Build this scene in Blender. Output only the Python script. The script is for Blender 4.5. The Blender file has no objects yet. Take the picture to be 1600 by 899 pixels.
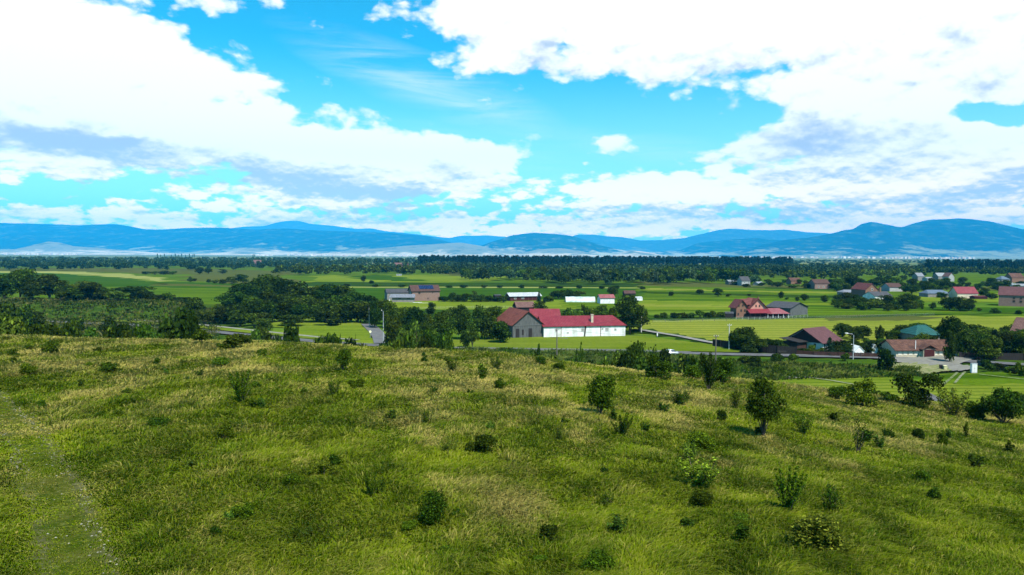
import bpy, math, random
import numpy as np
from mathutils import Vector, Matrix

random.seed(7)
RNG = np.random.default_rng(11)
SC = bpy.context.scene
C = SC.collection
R = math.radians

# ---------------------------------------------------------------- camera
CAM_Z = 25.0
F = 1155.6                                   # focal length in photo pixels (1600 wide)
PITCH, ROLL = R(2.55), R(0.25)
FW = Vector((0, math.cos(PITCH), -math.sin(PITCH)))
R0 = Vector((1, 0, 0)); U0 = R0.cross(FW)
RT = R0 * math.cos(ROLL) + U0 * math.sin(ROLL)
UP = U0 * math.cos(ROLL) - R0 * math.sin(ROLL)
cam_data = bpy.data.cameras.new('camera')
cam_data.lens = 36 * F / 1600; cam_data.sensor_width = 36
cam_data.clip_start = 0.1; cam_data.clip_end = 90000
cam = bpy.data.objects.new('camera', cam_data); C.objects.link(cam)
m = Matrix((RT, UP, -FW)).transposed().to_4x4()
m.translation = Vector((0, 0, CAM_Z))
cam.matrix_world = m
SC.camera = cam

# ---------------------------------------------------------------- light
SUN_EL, SUN_AZ = R(56), R(150)               # azimuth from +Y (view direction), clockwise
sun_dir = Vector((math.sin(SUN_AZ) * math.cos(SUN_EL), math.cos(SUN_AZ) * math.cos(SUN_EL), math.sin(SUN_EL)))
sl = bpy.data.lights.new('sun', 'SUN'); sl.energy = 4.6; sl.angle = R(0.5); sl.color = (1.0, 0.95, 0.86)
so = bpy.data.objects.new('sun', sl); C.objects.link(so)
so.rotation_euler = sun_dir.to_track_quat('Z', 'Y').to_euler()
SKY_STRENGTH = 0.066
SC.view_settings.view_transform = 'Standard'
SC.view_settings.look = 'None'
SC.view_settings.gamma = 1.0
SC.view_settings.exposure = 0.92
SC.view_settings.use_curve_mapping = False
SC.render.engine = 'CYCLES'
SC.cycles.use_denoising = True
SC.cycles.max_bounces = 5
SC.cycles.diffuse_bounces = 2
SC.cycles.glossy_bounces = 2
SC.cycles.transmission_bounces = 3
SC.cycles.transparent_max_bounces = 8
SC.cycles.volume_bounces = 1
SC.cycles.caustics_reflective = False
SC.cycles.caustics_refractive = False
SC.cycles.sample_clamp_indirect = 6
SC.cycles.use_adaptive_sampling = True
SC.cycles.adaptive_threshold = 0.01

# ---------------------------------------------------------------- pixel <-> world helpers (photo pixels, 1600 x 899)
def ray(px, py):
    return (FW * F + RT * (px - 800) - UP * (py - 449.5)).normalized()
def project(x, y, z):
    v = Vector((x, y, z - CAM_Z))
    return 800 + F * v.dot(RT) / v.dot(FW), 449.5 - F * v.dot(UP) / v.dot(FW)

# ---------------------------------------------------------------- node helpers
class NT:
    def __init__(s, tree):
        s.t = tree; s.n = tree.nodes; s.l = tree.links
    def add(s, typ, **kw):
        n = s.n.new(typ)
        for k, v in kw.items(): setattr(n, k, v)
        return n
    def put(s, sock, v):
        if v is None: return
        if isinstance(v, bpy.types.NodeSocket): s.l.new(v, sock)
        else: sock.default_value = v
    def math(s, op, a, b=None, c=None, clamp=False):
        n = s.add('ShaderNodeMath', operation=op, use_clamp=clamp)
        s.put(n.inputs[0], a); s.put(n.inputs[1], b); s.put(n.inputs[2], c)
        return n.outputs[0]
    def maprange(s, v, a, b, c=0.0, d=1.0, smooth=True):
        n = s.add('ShaderNodeMapRange'); n.interpolation_type = 'SMOOTHSTEP' if smooth else 'LINEAR'
        s.put(n.inputs[0], v); s.put(n.inputs[1], a); s.put(n.inputs[2], b); s.put(n.inputs[3], c); s.put(n.inputs[4], d)
        return n.outputs[0]
    def mix(s, f, a, b, blend='MIX'):
        n = s.add('ShaderNodeMix', data_type='RGBA', blend_type=blend)
        s.put(n.inputs[0], f)
        s.put(n.inputs[6], a if isinstance(a, bpy.types.NodeSocket) else (*a, 1)[:4])
        s.put(n.inputs[7], b if isinstance(b, bpy.types.NodeSocket) else (*b, 1)[:4])
        return n.outputs[2]
    def noise(s, vec, scale, detail=4, rough=0.55, dist=0.0, out=0):
        n = s.add('ShaderNodeTexNoise')
        s.put(n.inputs['Vector'], vec); s.put(n.inputs['Scale'], scale)
        n.inputs['Detail'].default_value = detail; n.inputs['Roughness'].default_value = rough
        n.inputs['Distortion'].default_value = dist
        return n.outputs[out]
    def mapping(s, vec, loc=(0, 0, 0), rot=(0, 0, 0), scale=(1, 1, 1), typ='POINT'):
        n = s.add('ShaderNodeMapping', vector_type=typ)
        s.put(n.inputs[0], vec); n.inputs[1].default_value = loc
        n.inputs[2].default_value = rot; n.inputs[3].default_value = scale
        return n.outputs[0]

# ---------------------------------------------------------------- world: sky with clouds
world = bpy.data.worlds.new('World'); SC.world = world; world.use_nodes = True
w = NT(world.node_tree); w.n.clear()
sky = w.add('ShaderNodeTexSky', sky_type='NISHITA'); sky.sun_disc = False
sky.sun_elevation = SUN_EL; sky.sun_rotation = SUN_AZ
sky.altitude = 500; sky.air_density = 1.0; sky.dust_density = 0.3; sky.ozone_density = 3.0
tc = w.add('ShaderNodeTexCoord')
sep = w.add('ShaderNodeSeparateXYZ'); w.l.new(tc.outputs['Generated'], sep.inputs[0])
az = w.math('ARCTAN2', sep.outputs[0], sep.outputs[1])
hyp = w.math('SQRT', w.math('ADD', w.math('MULTIPLY', sep.outputs[0], sep.outputs[0]), w.math('MULTIPLY', sep.outputs[1], sep.outputs[1])))
el = w.math('ARCTAN2', sep.outputs[2], hyp)
cx = w.add('ShaderNodeCombineXYZ'); w.put(cx.inputs[0], az); w.put(cx.inputs[1], el)
P = cx.outputs[0]
# the higher, the larger the puffs (perspective of a cloud deck)
den = w.math('ADD', w.math('MAXIMUM', el, 0.0), 0.22)
NP = w.mapping(P, scale=(2.3, 3.9, 1))
NL = w.mapping(P, (4.0, 2.0, 0), scale=(4.2, 10.5, 1))
lowmix = w.maprange(el, R(3), R(11), 1.0, 0.0)
def cnoise(scale, detail, rough, dist=0.2, up=0.0):
    hi = w.noise(w.mapping(NP, (0, up, 0)) if up else NP, scale, detail, rough, dist)
    lo = w.noise(w.mapping(NL, (0, up, 0)) if up else NL, scale, detail, rough, dist)
    return w.math('ADD', w.math('MULTIPLY', hi, w.math('SUBTRACT', 1.0, lowmix)), w.math('MULTIPLY', lo, lowmix))
warp_c = w.noise(NP, 3.2, 5, 0.6, out=1)
vm = w.add('ShaderNodeVectorMath', operation='SUBTRACT'); w.put(vm.inputs[0], warp_c); vm.inputs[1].default_value = (0.5, 0.5, 0.5)
vs = w.add('ShaderNodeVectorMath', operation='MULTIPLY'); w.put(vs.inputs[0], vm.outputs[0]); vs.inputs[1].default_value = (0.085, 0.05, 0)
va = w.add('ShaderNodeVectorMath', operation='ADD'); w.put(va.inputs[0], P); w.put(va.inputs[1], vs.outputs[0])
WP = va.outputs[0]
def azel(px, py):
    d = ray(px, py)
    return math.atan2(d.x, d.y), math.atan2(d.z, math.hypot(d.x, d.y))
def blob(px, py, rx, ry, rot=0, src=None):
    a, e = azel(px, py)
    k = math.cos(a)
    mp = w.mapping(src or WP, (a, e, 0), (0, 0, R(-rot)), (rx / F * k, ry / F, 1), 'TEXTURE')
    g = w.add('ShaderNodeTexGradient', gradient_type='SPHERICAL'); w.l.new(mp, g.inputs[0])
    return g.outputs[1]
def total(items, src=None):
    acc = None
    for it in items:
        wt = it[5] if len(it) > 5 else 1.0
        o = blob(*it[:5], src=src)
        if wt != 1.0: o = w.math('MULTIPLY', o, wt)
        acc = o if acc is None else w.math('ADD', acc, o)
    return acc
CLOUDS = [(-40, 60, 330, 150, 0, 1.3), (130, 110, 330, 110, 12, 1.3), (300, 110, 160, 28, 8), (40, 190, 330, 85, 0, 1.2), (330, 205, 340, 70, 8, 1.2), (560, 240, 300, 72, 4, 1.5), (735, 243, 120, 34, 0, 1.1),
          (600, 298, 240, 40, 0, 1.0), (480, 312, 180, 40, 0, .8), (290, 298, 100, 28, 0, .6), (150, 334, 400, 30, 0, .7),
          (30, 279, 34, 22, 0, .8), (120, 258, 110, 22, 0, .7), (640, 354, 560, 24, 0, .75), (470, 20, 110, 24, 20, .45), (330, 8, 60, 20, 0, .4),
          (790, 25, 240, 62, 0, 1.0), (800, 90, 120, 40, 0, .8), (1010, 40, 330, 85, 0, 1.2), (1250, 50, 420, 100, 0, 1.4), (1560, 70, 320, 120, 0, 1.6),
          (1330, 190, 170, 95, 0, 1.4), (1480, 215, 270, 60, 0, 1.3), (1160, 232, 120, 36, -10, 1.0), (1620, 240, 170, 80, 0, 1.0),
          (956, 221, 60, 26, 0, 1.15), (980, 305, 230, 48, 0, 1.2), (1240, 292, 280, 44, 0, 1.0), (1500, 296, 280, 50, 0, 1.0), (1150, 352, 640, 28, 0, .85), (1450, 340, 420, 26, 0, .6),
          (770, 280, 40, 16, 0, .35), (-500, 200, 400, 200, 0, 1.2), (2100, 200, 400, 200, 0, 1.2)]
HOLES = [(540, 60, 150, 80, 15, .5), (1575, 169, 150, 24, 0, 2.4), (480, 192, 110, 14, 0, .65), (1000, 180, 230, 70, 8, .6), (910, 265, 70, 20, 0, .3), (60, 295, 150, 26, 0, .45), (220, 290, 60, 18, 0, .5), (870, 300, 60, 20, 0, .3), (640, 140, 130, 60, 15, .4),(880,75,50,26,10,.6)]
field = w.math('SUBTRACT', total(CLOUDS), total(HOLES))
def cvor(scale, detail, rough, up=0.0):
    out = []
    for src in (NP, NL):
        wv = w.add('ShaderNodeVectorMath', operation='MULTIPLY_ADD'); w.put(wv.inputs[0], vm.outputs[0]); wv.inputs[1].default_value = (0.16, 0.12, 0); w.put(wv.inputs[2], w.mapping(src, (0, up, 0)))
        v = w.add('ShaderNodeTexVoronoi', voronoi_dimensions='2D', feature='SMOOTH_F1'); v.normalize = True
        w.put(v.inputs['Vector'], wv.outputs[0]); v.inputs['Scale'].default_value = scale; v.inputs['Detail'].default_value = detail; v.inputs['Roughness'].default_value = rough; v.inputs['Smoothness'].default_value = 0.55
        out.append(v.outputs['Distance'])
    return w.math('ADD', w.math('MULTIPLY', out[0], w.math('SUBTRACT', 1.0, lowmix)), w.math('MULTIPLY', out[1], lowmix))
vor = cvor(6.5, 3.0, 0.5)
fb = cnoise(5.5, 9, 0.58)
fb2 = cnoise(18.0, 7, 0.6)
puff = w.math('MULTIPLY', w.math('SUBTRACT', cnoise(11.0, 6, 0.55), 0.5), w.math('MULTIPLY', lowmix, 1.3))
fld = w.math('ADD', w.math('ADD', field, puff), w.math('ADD', w.math('ADD', w.math('MULTIPLY', w.math('SUBTRACT', fb, 0.5), 0.9), w.math('MULTIPLY', w.math('SUBTRACT', 0.30, vor), 2.3)), w.math('MULTIPLY', w.math('SUBTRACT', fb2, 0.5), 0.55)))
# high overhead, out of view: clouds cleared away to cut the fill light
overhead_clear = w.maprange(el, R(24), R(40))
alld = w.math('ADD', fld, w.math('MULTIPLY', overhead_clear, -0.9))
cover = w.maprange(alld, 0.20, 0.64)
# thin veil of cirrus
cir_n = w.noise(w.mapping(P, (0, 0, 0), (0, 0, R(18)), (5, 40, 1)), 1.0, 6, 0.6, 0.6)
cir = w.math('MULTIPLY', total([(660, 128, 250, 48, 17, 1.6), (780, 240, 200, 40, 14, .5), (1030, 235, 260, 30, 8, .5)], src=P), w.maprange(cir_n, 0.3, 0.75))
cover = w.math('MAXIMUM', cover, w.math('MULTIPLY', cir, 0.42, clamp=True))
# grey bases
SHADE = [(60, 215, 260, 22, 0, .7), (150, 222, 170, 18, 0, .7), (480, 285, 170, 32, 0, 1.1), (560, 300, 160, 16, 0, 1.1), (640, 312, 70, 26, 0, 1.1), (690, 255, 60, 45, 0, .7), (130, 282, 80, 14, 0, .7), (840, 95, 60, 30, 0, .8),
         (1210, 228, 180, 34, 0, 1.0), (1400, 205, 220, 32, 0, 1.0), (1270, 195, 90, 40, 0, .6), (1310, 276, 180, 16, 0, 1.1), (1210, 290, 70, 12, 0, .8), (1550, 305, 160, 26, 0, .9), (1590, 270, 90, 26, 0, .7),
         (1500, 50, 190, 50, 0, .55), (1250, 330, 300, 26, 0, .7), (100, 330, 200, 20, 0, .5), (1000, 335, 260, 16, 0, .5), (1270, 5, 200, 16, 0, .5), (500, 340, 260, 12, 0, .5)]
sh = w.math('ADD', total(SHADE), w.math('MULTIPLY', w.math('SUBTRACT', fb2, 0.5), 1.3))
sh = w.math('ADD', sh, w.math('MULTIPLY', w.math('SUBTRACT', fb, 0.5), 1.6))
rl = w.math('SUBTRACT', cnoise(7.0, 7, 0.6, up=0.075), cnoise(7.0, 7, 0.6))
rv = w.math('SUBTRACT', vor, cvor(6.5, 3.0, 0.5, up=0.05))
rl2 = w.math('SUBTRACT', cnoise(19.0, 5, 0.58, up=0.026), cnoise(19.0, 5, 0.58))
us = w.add('ShaderNodeVectorMath', operation='ADD'); w.put(us.inputs[0], WP); us.inputs[1].default_value = (0.004, 0.030, 0)
under = w.math('SUBTRACT', total([c_ for c_ in CLOUDS if c_[2] > 20][:32], src=us.outputs[0]), total(CLOUDS[:32]))
under = w.math('MULTIPLY', w.math('ADD', under, 0.02), 0.62)
relief = w.math('ADD', under, w.math('ADD', w.math('ADD', w.math('MULTIPLY', rl, 1.6), w.math('MULTIPLY', rv, 1.9)), w.math('MULTIPLY', rl2, 1.0)))
# the lower the deck the more undersides are seen
lowb = w.maprange(el, R(1), R(9), 0.30, 0.0)
sh = w.math('ADD', sh, w.math('ADD', relief, lowb))
shade = w.maprange(sh, 0.15, 1.5)
cl_col = w.mix(shade, (0.70, 0.70, 0.70), (0.31, 0.37, 0.45))
cl_col = w.mix(w.maprange(el, R(0.5), R(8), 0.9, 0.0), cl_col, w.mix(shade, (1.7, 1.12, 0.92), (0.60, 0.56, 0.60)))
tint = w.mix(1.0, sky.outputs[0], (0.17, 1.50, 1.58), 'MULTIPLY')
clear = w.mix(w.maprange(el, R(0), R(16), 0.55, 0.0), tint, (9.5, 12.0, 13.8))
bgc = w.mix(1.0, clear, (SKY_STRENGTH,) * 3, 'MULTIPLY')
mixc = w.mix(cover, bgc, cl_col)
bg = w.add('ShaderNodeBackground'); w.l.new(mixc, bg.inputs[0]); bg.inputs[1].default_value = 1.0
outw = w.add('ShaderNodeOutputWorld'); w.l.new(bg.outputs[0], outw.inputs[0])
world.cycles.sampling_method = 'MANUAL'; world.cycles.sample_map_resolution = 512

# ---------------------------------------------------------------- numpy noise
def _h(ix, iy, seed):
    n = (ix.astype(np.int64) * 374761393 + iy.astype(np.int64) * 668265263 + seed * 974634777) & 0xffffffff
    n = ((n ^ (n >> 13)) * 1274126177) & 0xffffffff
    n = (n ^ (n >> 16)) & 0xffffffff
    return n / 4294967295.0
def vnoise(x, y, seed=0):
    x = np.asarray(x, float); y = np.asarray(y, float)
    ix = np.floor(x); iy = np.floor(y); fx = x - ix; fy = y - iy
    fx = fx * fx * (3 - 2 * fx); fy = fy * fy * (3 - 2 * fy)
    a = _h(ix, iy, seed); b = _h(ix + 1, iy, seed); c = _h(ix, iy + 1, seed); d = _h(ix + 1, iy + 1, seed)
    return (a * (1 - fx) + b * fx) * (1 - fy) + (c * (1 - fx) + d * fx) * fy
def fbm(x, y, oct=4, seed=0, gain=0.5):
    s = 0; a = 1; t = 0
    for o in range(oct):
        s = s + a * vnoise(np.asarray(x) * 2 ** o, np.asarray(y) * 2 ** o, seed + o * 17); t += a; a *= gain
    return s / t

# ---------------------------------------------------------------- object helpers
def tag(o, label=None, cat=None, group=None, kind=None):
    if label: o['label'] = label
    if cat: o['category'] = cat
    if group: o['group'] = group
    if kind: o['kind'] = kind
    return o
def mesh_np(name, verts, faces_n, idx, mats=(), smooth=False, attrs=None):
    """verts (n,3); faces_n: vertices per face (int) ; idx flat indices"""
    me = bpy.data.meshes.new(name)
    verts = np.asarray(verts, np.float32); idx = np.asarray(idx, np.int32).ravel()
    nf = len(idx) // faces_n
    me.vertices.add(len(verts)); me.vertices.foreach_set('co', verts.ravel())
    me.loops.add(len(idx)); me.loops.foreach_set('vertex_index', idx)
    me.polygons.add(nf); me.polygons.foreach_set('loop_start', np.arange(nf, dtype=np.int32) * faces_n)
    me.polygons.foreach_set('loop_total', np.full(nf, faces_n, np.int32))
    if smooth: me.polygons.foreach_set('use_smooth', np.ones(nf, bool))
    for k, v in (attrs or {}).items():
        at = me.attributes.new(k, 'FLOAT_COLOR', 'POINT')
        at.data.foreach_set('color', np.asarray(v, np.float32).ravel())
    for m_ in mats: me.materials.append(m_)
    me.update(); me.validate()
    return me
def link(name, me, parent=None, loc=None):
    o = bpy.data.objects.new(name, me); C.objects.link(o)
    if parent: o.parent = parent
    if loc is not None: o.location = loc
    return o
def empty(name, loc, rz=0.0):
    o = bpy.data.objects.new(name, None); C.objects.link(o)
    o.location = loc; o.rotation_euler = (0, 0, rz); o.empty_display_size = 0.3
    return o

# ---------------------------------------------------------------- materials
_mats = {}
def new_mat(name):
    m_ = bpy.data.materials.new(name); m_.use_nodes = True
    t = NT(m_.node_tree); t.n.clear()
    out = t.add('ShaderNodeOutputMaterial')
    return m_, t, out
def surf(name, c1, c2=None, scale=1.0, stretch=(1, 1, 1), rough=0.85, bump=0.0, bscale=8.0, spec=0.2, metal=0.0, coord='Object', dirt=None, detail=5, rot=0.0):
    """a weathered surface: two tones broken by noise, optional dirt tone"""
    if name in _mats: return _mats[name]
    m_, t, out = new_mat(name)
    tcn = t.add('ShaderNodeTexCoord'); geo = t.add('ShaderNodeNewGeometry')
    vec = geo.outputs['Position'] if coord == 'World' else tcn.outputs['Object']
    v = t.mapping(vec, rot=(0, 0, rot), scale=stretch)
    col = (*c1, 1)
    b = t.add('ShaderNodeBsdfPrincipled')
    b.inputs['Roughness'].default_value = rough; b.inputs['Metallic'].default_value = metal
    b.inputs['Specular IOR Level'].default_value = spec
    if c2:
        col = t.mix(t.maprange(t.noise(v, scale, detail, 0.62), 0.32, 0.68), c1, c2)
    if dirt:
        col = t.mix(t.maprange(t.noise(vec, scale * 0.37, 6, 0.65), 0.5, 0.75, 0, 0.7), col, dirt)
    t.put(b.inputs['Base Color'], col)
    if bump:
        bn = t.add('ShaderNodeBump'); bn.inputs['Strength'].default_value = bump; bn.inputs['Distance'].default_value = 0.1
        t.put(bn.inputs['Height'], t.noise(v, bscale, 4)); t.l.new(bn.outputs[0], b.inputs['Normal'])
    t.l.new(b.outputs[0], out.inputs[0])
    _mats[name] = m_
    return m_

def tube_np(pts, rads, sides=6):
    vs, fs = [], []
    for i, (p, q) in enumerate(zip(pts, rads)):
        p = Vector(p); a = Vector(pts[max(i - 1, 0)]); b = Vector(pts[min(i + 1, len(pts) - 1)])
        t = (b - a).normalized(); s = t.orthogonal().normalized(); u = t.cross(s)
        for k in range(sides):
            an = 6.2832 * k / sides; vs.append(tuple(p + (s * math.cos(an) + u * math.sin(an)) * q))
    for i in range(len(pts) - 1):
        for k in range(sides):
            k2 = (k + 1) % sides; fs.append((i * sides + k, i * sides + k2, (i + 1) * sides + k2, (i + 1) * sides + k))
    return vs, fs
def tubes(name, paths, mat):
    V, Q = [], []
    for pts, rads in paths:
        v, f = tube_np(pts, rads); o = len(V); V += v; Q += [tuple(i + o for i in q) for q in f]
    me = bpy.data.meshes.new(name); me.from_pydata(V, [], Q); me.materials.append(mat)
    me.polygons.foreach_set('use_smooth', np.ones(len(me.polygons), bool)); return me
# ---------------------------------------------------------------- terrain
DE = 75.0                                    # distance of the meadow's brow
_ep = np.array([-900, -300, 0, 400, 600, 700, 800, 900, 1000, 1100, 1200, 1300, 1400, 1500, 1600, 1900, 2500], float)
_ey = np.array([528, 528, 531, 540, 550, 555, 561, 574, 588, 598, 608, 624, 638, 650, 658, 672, 690], float)
_eu, _ed = [], []
for _x, _y in zip(_ep, _ey):
    _d = ray(_x, _y); _eu.append(_d.x / _d.y); _ed.append(-_d.z / _d.y * DE)
def sstep(t):
    t = np.clip(t, 0, 1); return t * t * (3 - 2 * t)
def ground_z(x, y):
    x = np.asarray(x, float); y = np.asarray(y, float)
    Y = np.maximum(y, 16.0); u = x / Y
    de = np.interp(u, _eu, _ed)
    s = np.clip((Y - 16) / (DE - 16), 0, 1)
    drop = 8.5 + (de - 8.5) * s
    drop = drop + (25.0 - drop) * sstep((Y - DE) / 46.0)
    hillm = np.clip((130 - Y) / 50.0, 0, 1)
    bump = (fbm(x / 14, y / 14, 3, 5) - 0.5) * 0.6 + (fbm(x / 3.1, y / 3.1, 3, 9) - 0.5) * 0.20
    z = 25.0 - drop + bump * hillm
    # grassy bank beside the road, left
    bank = 4.6 * sstep((y - 268) / 26.0) * sstep((372 - y) / 40.0) * sstep((-0.40 - x / Y) / 0.07)
    bank = bank * (0.9 + 0.2 * vnoise(x / 22, y / 22, 4))
    return z + bank
def gz(x, y): return float(ground_z(x, y))
def gp(px, py):
    """point of the ground seen at photo pixel (px, py)"""
    d = ray(px, py); o = Vector((0, 0, CAM_Z))
    t = 12.0; step = 0.5
    while t < 30000:
        p = o + d * t
        if p.z <= gz(p.x, p.y):
            lo, hi = t - step, t
            for _ in range(18):
                mid = (lo + hi) / 2; q = o + d * mid
                if q.z <= gz(q.x, q.y): hi = mid
                else: lo = mid
            q = o + d * hi
            return Vector((q.x, q.y, gz(q.x, q.y)))
        step = max(0.5, t * 0.012); t += step
    q = o + d * 20000
    return Vector((q.x, q.y, 0))
def flat(px, py):
    """point of the plain (z = 0) seen at that pixel"""
    d = ray(px, py); t = -CAM_Z / d.z
    return Vector((d.x * t, d.y * t, 0))
def at_dist(px, D):
    """ground point in the column px at depth D"""
    d = ray(px, 480); x = d.x / d.y * D
    return Vector((x, D, gz(x, D)))

def grass_ground_mat():
    m_, t, out = new_mat('ground_meadow_and_plain')
    geo = t.add('ShaderNodeNewGeometry'); pos = geo.outputs['Position']
    s = t.add('ShaderNodeSeparateXYZ'); t.l.new(pos, s.inputs[0])
    big = t.noise(pos, 0.07, 5, 0.6); mid = t.noise(pos, 0.5, 6, 0.65); fine = t.noise(pos, 5.0, 5, 0.7)
    near = t.mix(t.maprange(mid, 0.35, 0.65), (0.035, 0.06, 0.006), (0.085, 0.09, 0.018))
    near = t.mix(t.maprange(fine, 0.45, 0.8, 0, 0.6), near, (0.15, 0.14, 0.04))
    plain = t.mix(t.maprange(t.noise(t.mapping(pos, scale=(0.25, 1, 1)), 0.02, 6, 0.6), 0.38, 0.62), (0.05, 0.105, 0.008), (0.10, 0.15, 0.014))
    plain = t.mix(t.maprange(t.noise(pos, 0.25, 6, 0.7), 0.4, 0.75, 0, 0.55), plain, (0.035, 0.075, 0.006))
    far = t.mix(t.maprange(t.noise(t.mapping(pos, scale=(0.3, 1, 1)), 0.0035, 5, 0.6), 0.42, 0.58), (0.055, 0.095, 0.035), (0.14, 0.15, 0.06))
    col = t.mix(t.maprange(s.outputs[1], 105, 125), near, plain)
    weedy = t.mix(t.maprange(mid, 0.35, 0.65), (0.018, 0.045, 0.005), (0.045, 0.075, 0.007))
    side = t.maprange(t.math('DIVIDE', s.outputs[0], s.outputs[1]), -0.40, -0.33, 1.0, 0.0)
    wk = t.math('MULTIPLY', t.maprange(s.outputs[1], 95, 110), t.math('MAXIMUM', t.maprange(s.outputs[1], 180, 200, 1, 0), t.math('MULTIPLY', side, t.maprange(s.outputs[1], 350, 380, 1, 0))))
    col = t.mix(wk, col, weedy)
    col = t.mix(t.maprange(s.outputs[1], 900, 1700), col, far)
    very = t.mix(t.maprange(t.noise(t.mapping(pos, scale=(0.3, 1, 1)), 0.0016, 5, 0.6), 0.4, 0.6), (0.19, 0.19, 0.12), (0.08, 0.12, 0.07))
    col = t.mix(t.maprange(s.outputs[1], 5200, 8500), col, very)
    b = t.add('ShaderNodeBsdfPrincipled'); b.inputs['Roughness'].default_value = 0.95; b.inputs['Specular IOR Level'].default_value = 0.0
    t.l.new(col, b.inputs['Base Color'])
    bn = t.add('ShaderNodeBump'); bn.inputs['Strength'].default_value = 0.6; bn.inputs['Distance'].default_value = 0.25
    t.put(bn.inputs['Height'], t.noise(pos, 1.4, 6, 0.7)); t.l.new(bn.outputs[0], b.inputs['Normal'])
    t.l.new(b.outputs[0], out.inputs[0])
    return m_
# one sheet from behind the camera to the mountains
Ys = np.concatenate([np.array([-400, -200, -100, -50, -25, -10, 0, 6, 10]), np.linspace(12, 130, 200), np.linspace(132, 420, 130), np.geomspace(440, 28000, 60)])
S = np.linspace(-1, 1, 401)
W = 110 + 0.98 * np.abs(Ys)
GX = S[None, :] * W[:, None]; GY = np.repeat(Ys[:, None], len(S), 1)
GZ = ground_z(GX, GY)
def grid_idx(nr, nc):
    a = (np.arange(nr - 1)[:, None] * nc + np.arange(nc - 1)[None, :]).ravel()
    return np.stack([a, a + 1, a + nc + 1, a + nc], 1)
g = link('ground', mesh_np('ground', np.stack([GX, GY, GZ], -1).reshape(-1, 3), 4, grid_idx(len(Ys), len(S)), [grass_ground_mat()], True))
tag(g, kind='structure')

# ---------------------------------------------------------------- mountains
def mountain_mat(name, low, high, forest, k):
    m_, t, out = new_mat(name)
    geo = t.add('ShaderNodeNewGeometry'); pos = geo.outputs['Position']
    s = t.add('ShaderNodeSeparateXYZ'); t.l.new(pos, s.inputs[0])
    n = t.noise(t.mapping(pos, scale=(1, .6, 3)), 0.0016, 8, 0.68); n2 = t.noise(t.mapping(pos, scale=(1, .5, 3)), 0.004, 7, 0.7)
    hgt = t.math('ADD', t.math('DIVIDE', s.outputs[2], k), t.math('MULTIPLY', t.math('SUBTRACT', n, 0.5), 1.5))
    col = t.mix(t.maprange(hgt, 0.05, 0.22), low, forest)
    col = t.mix(t.maprange(n2, 0.48, 0.68, 0, 0.75), col, high)
    b = t.add('ShaderNodeBsdfDiffuse'); t.l.new(col, b.inputs[0]); t.l.new(b.outputs[0], out.inputs[0])
    return m_
def ridge(name, pts, D, depth, mat, seed, rough=1.0):
    pts = sorted(pts); px = np.linspace(pts[0][0], pts[-1][0], 420)
    py = np.interp(px, [p[0] for p in pts], [p[1] for p in pts])
    k = np.hanning(9); k /= k.sum()
    py = np.convolve(np.pad(py, 4, 'edge'), k, 'valid')
    uu = []; zz = []
    for x_, y_ in zip(px, py):
        d = ray(x_, y_); uu.append(d.x / d.y); zz.append(CAM_Z + d.z / d.y * D)
    uu = np.array(uu); zz = np.maximum(np.array(zz), 2.0)
    T_ = np.concatenate([np.linspace(0, 1, 46), 1 + np.linspace(0.05, 1, 14)])
    X = uu[None, :] * D * np.ones((len(T_), 1)); Y = np.repeat((D - depth + T_ * depth)[:, None], len(px), 1)
    X = X * 1.0
    prof = np.where(T_ <= 1, T_ ** 1.25, np.clip(2 - T_, 0, 1) ** 1.2)[:, None]
    amp = zz[None, :]
    n1 = 1 - np.abs(2 * fbm(X / 1900, Y / 2600, 5, seed, 0.55) - 1)
    n2 = fbm(X / 700, Y / 1100, 4, seed + 50)
    mod = 1 - (1 - n1) * 1.5 * (1 - prof) * 1.0 - (n2 - 0.5) * 0.5 * (1 - prof)
    Z = amp * prof * np.clip(mod, 0.05, 1.25) + (fbm(X / 260, Y / 260, 3, seed + 90) - 0.5) * 16 * rough * np.minimum(1, prof * 3)
    Z = np.minimum(Z, CAM_Z + (amp - CAM_Z) * (Y / D) * 1.0 + 1e9 * (prof > 0.985))
    Z[0, :] = -0.5; Z[-1, :] = -0.5
    o = link(name, mesh_np(name, np.stack([X, Y, Z], -1).reshape(-1, 3), 4, grid_idx(len(T_), len(px)), [mat], True))
    tag(o, kind='structure'); return o
forest_m = mountain_mat('mountain_forest', (0.20, 0.20, 0.10), (0.07, 0.09, 0.05), (0.006, 0.022, 0.020), 620)
far_m = mountain_mat('mountain_far', (0.12, 0.14, 0.08), (0.08, 0.10, 0.06), (0.03, 0.05, 0.03), 900)
mid_m = mountain_mat('mountain_mid', (0.34, 0.32, 0.19), (0.09, 0.10, 0.06), (0.008, 0.030, 0.024), 520)
pale_m = mountain_mat('hill_pale', (0.44, 0.38, 0.27), (0.03, 0.06, 0.04), (0.16, 0.17, 0.12), 300)
ridge('mountains', [(-60, 372), (320, 366), (350, 358), (385, 354), (410, 354), (432, 348), (445, 345.5), (468, 345.5), (485, 350), (520, 353), (560, 358), (580, 357), (600, 361), (640, 365), (700, 372), (760, 380), (900, 396)], 26000, 5000, far_m, 3)
ridge('mountains', [(-500, 356), (-200, 344), (0, 348.5), (60, 350), (120, 352), (180, 350.5), (205, 354), (225, 358.5), (255, 359), (290, 356.5), (345, 355.5), (400, 359), (440, 357), (520, 361.5), (600, 363.5), (640, 367), (672, 370), (700, 378), (740, 388), (800, 396)], 17500, 4300, forest_m, 8)
ridge('mountains', [(660, 396), (690, 374), (718, 369), (760, 368), (800, 371), (860, 380), (960, 396)], 27000, 4000, far_m, 13)
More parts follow.
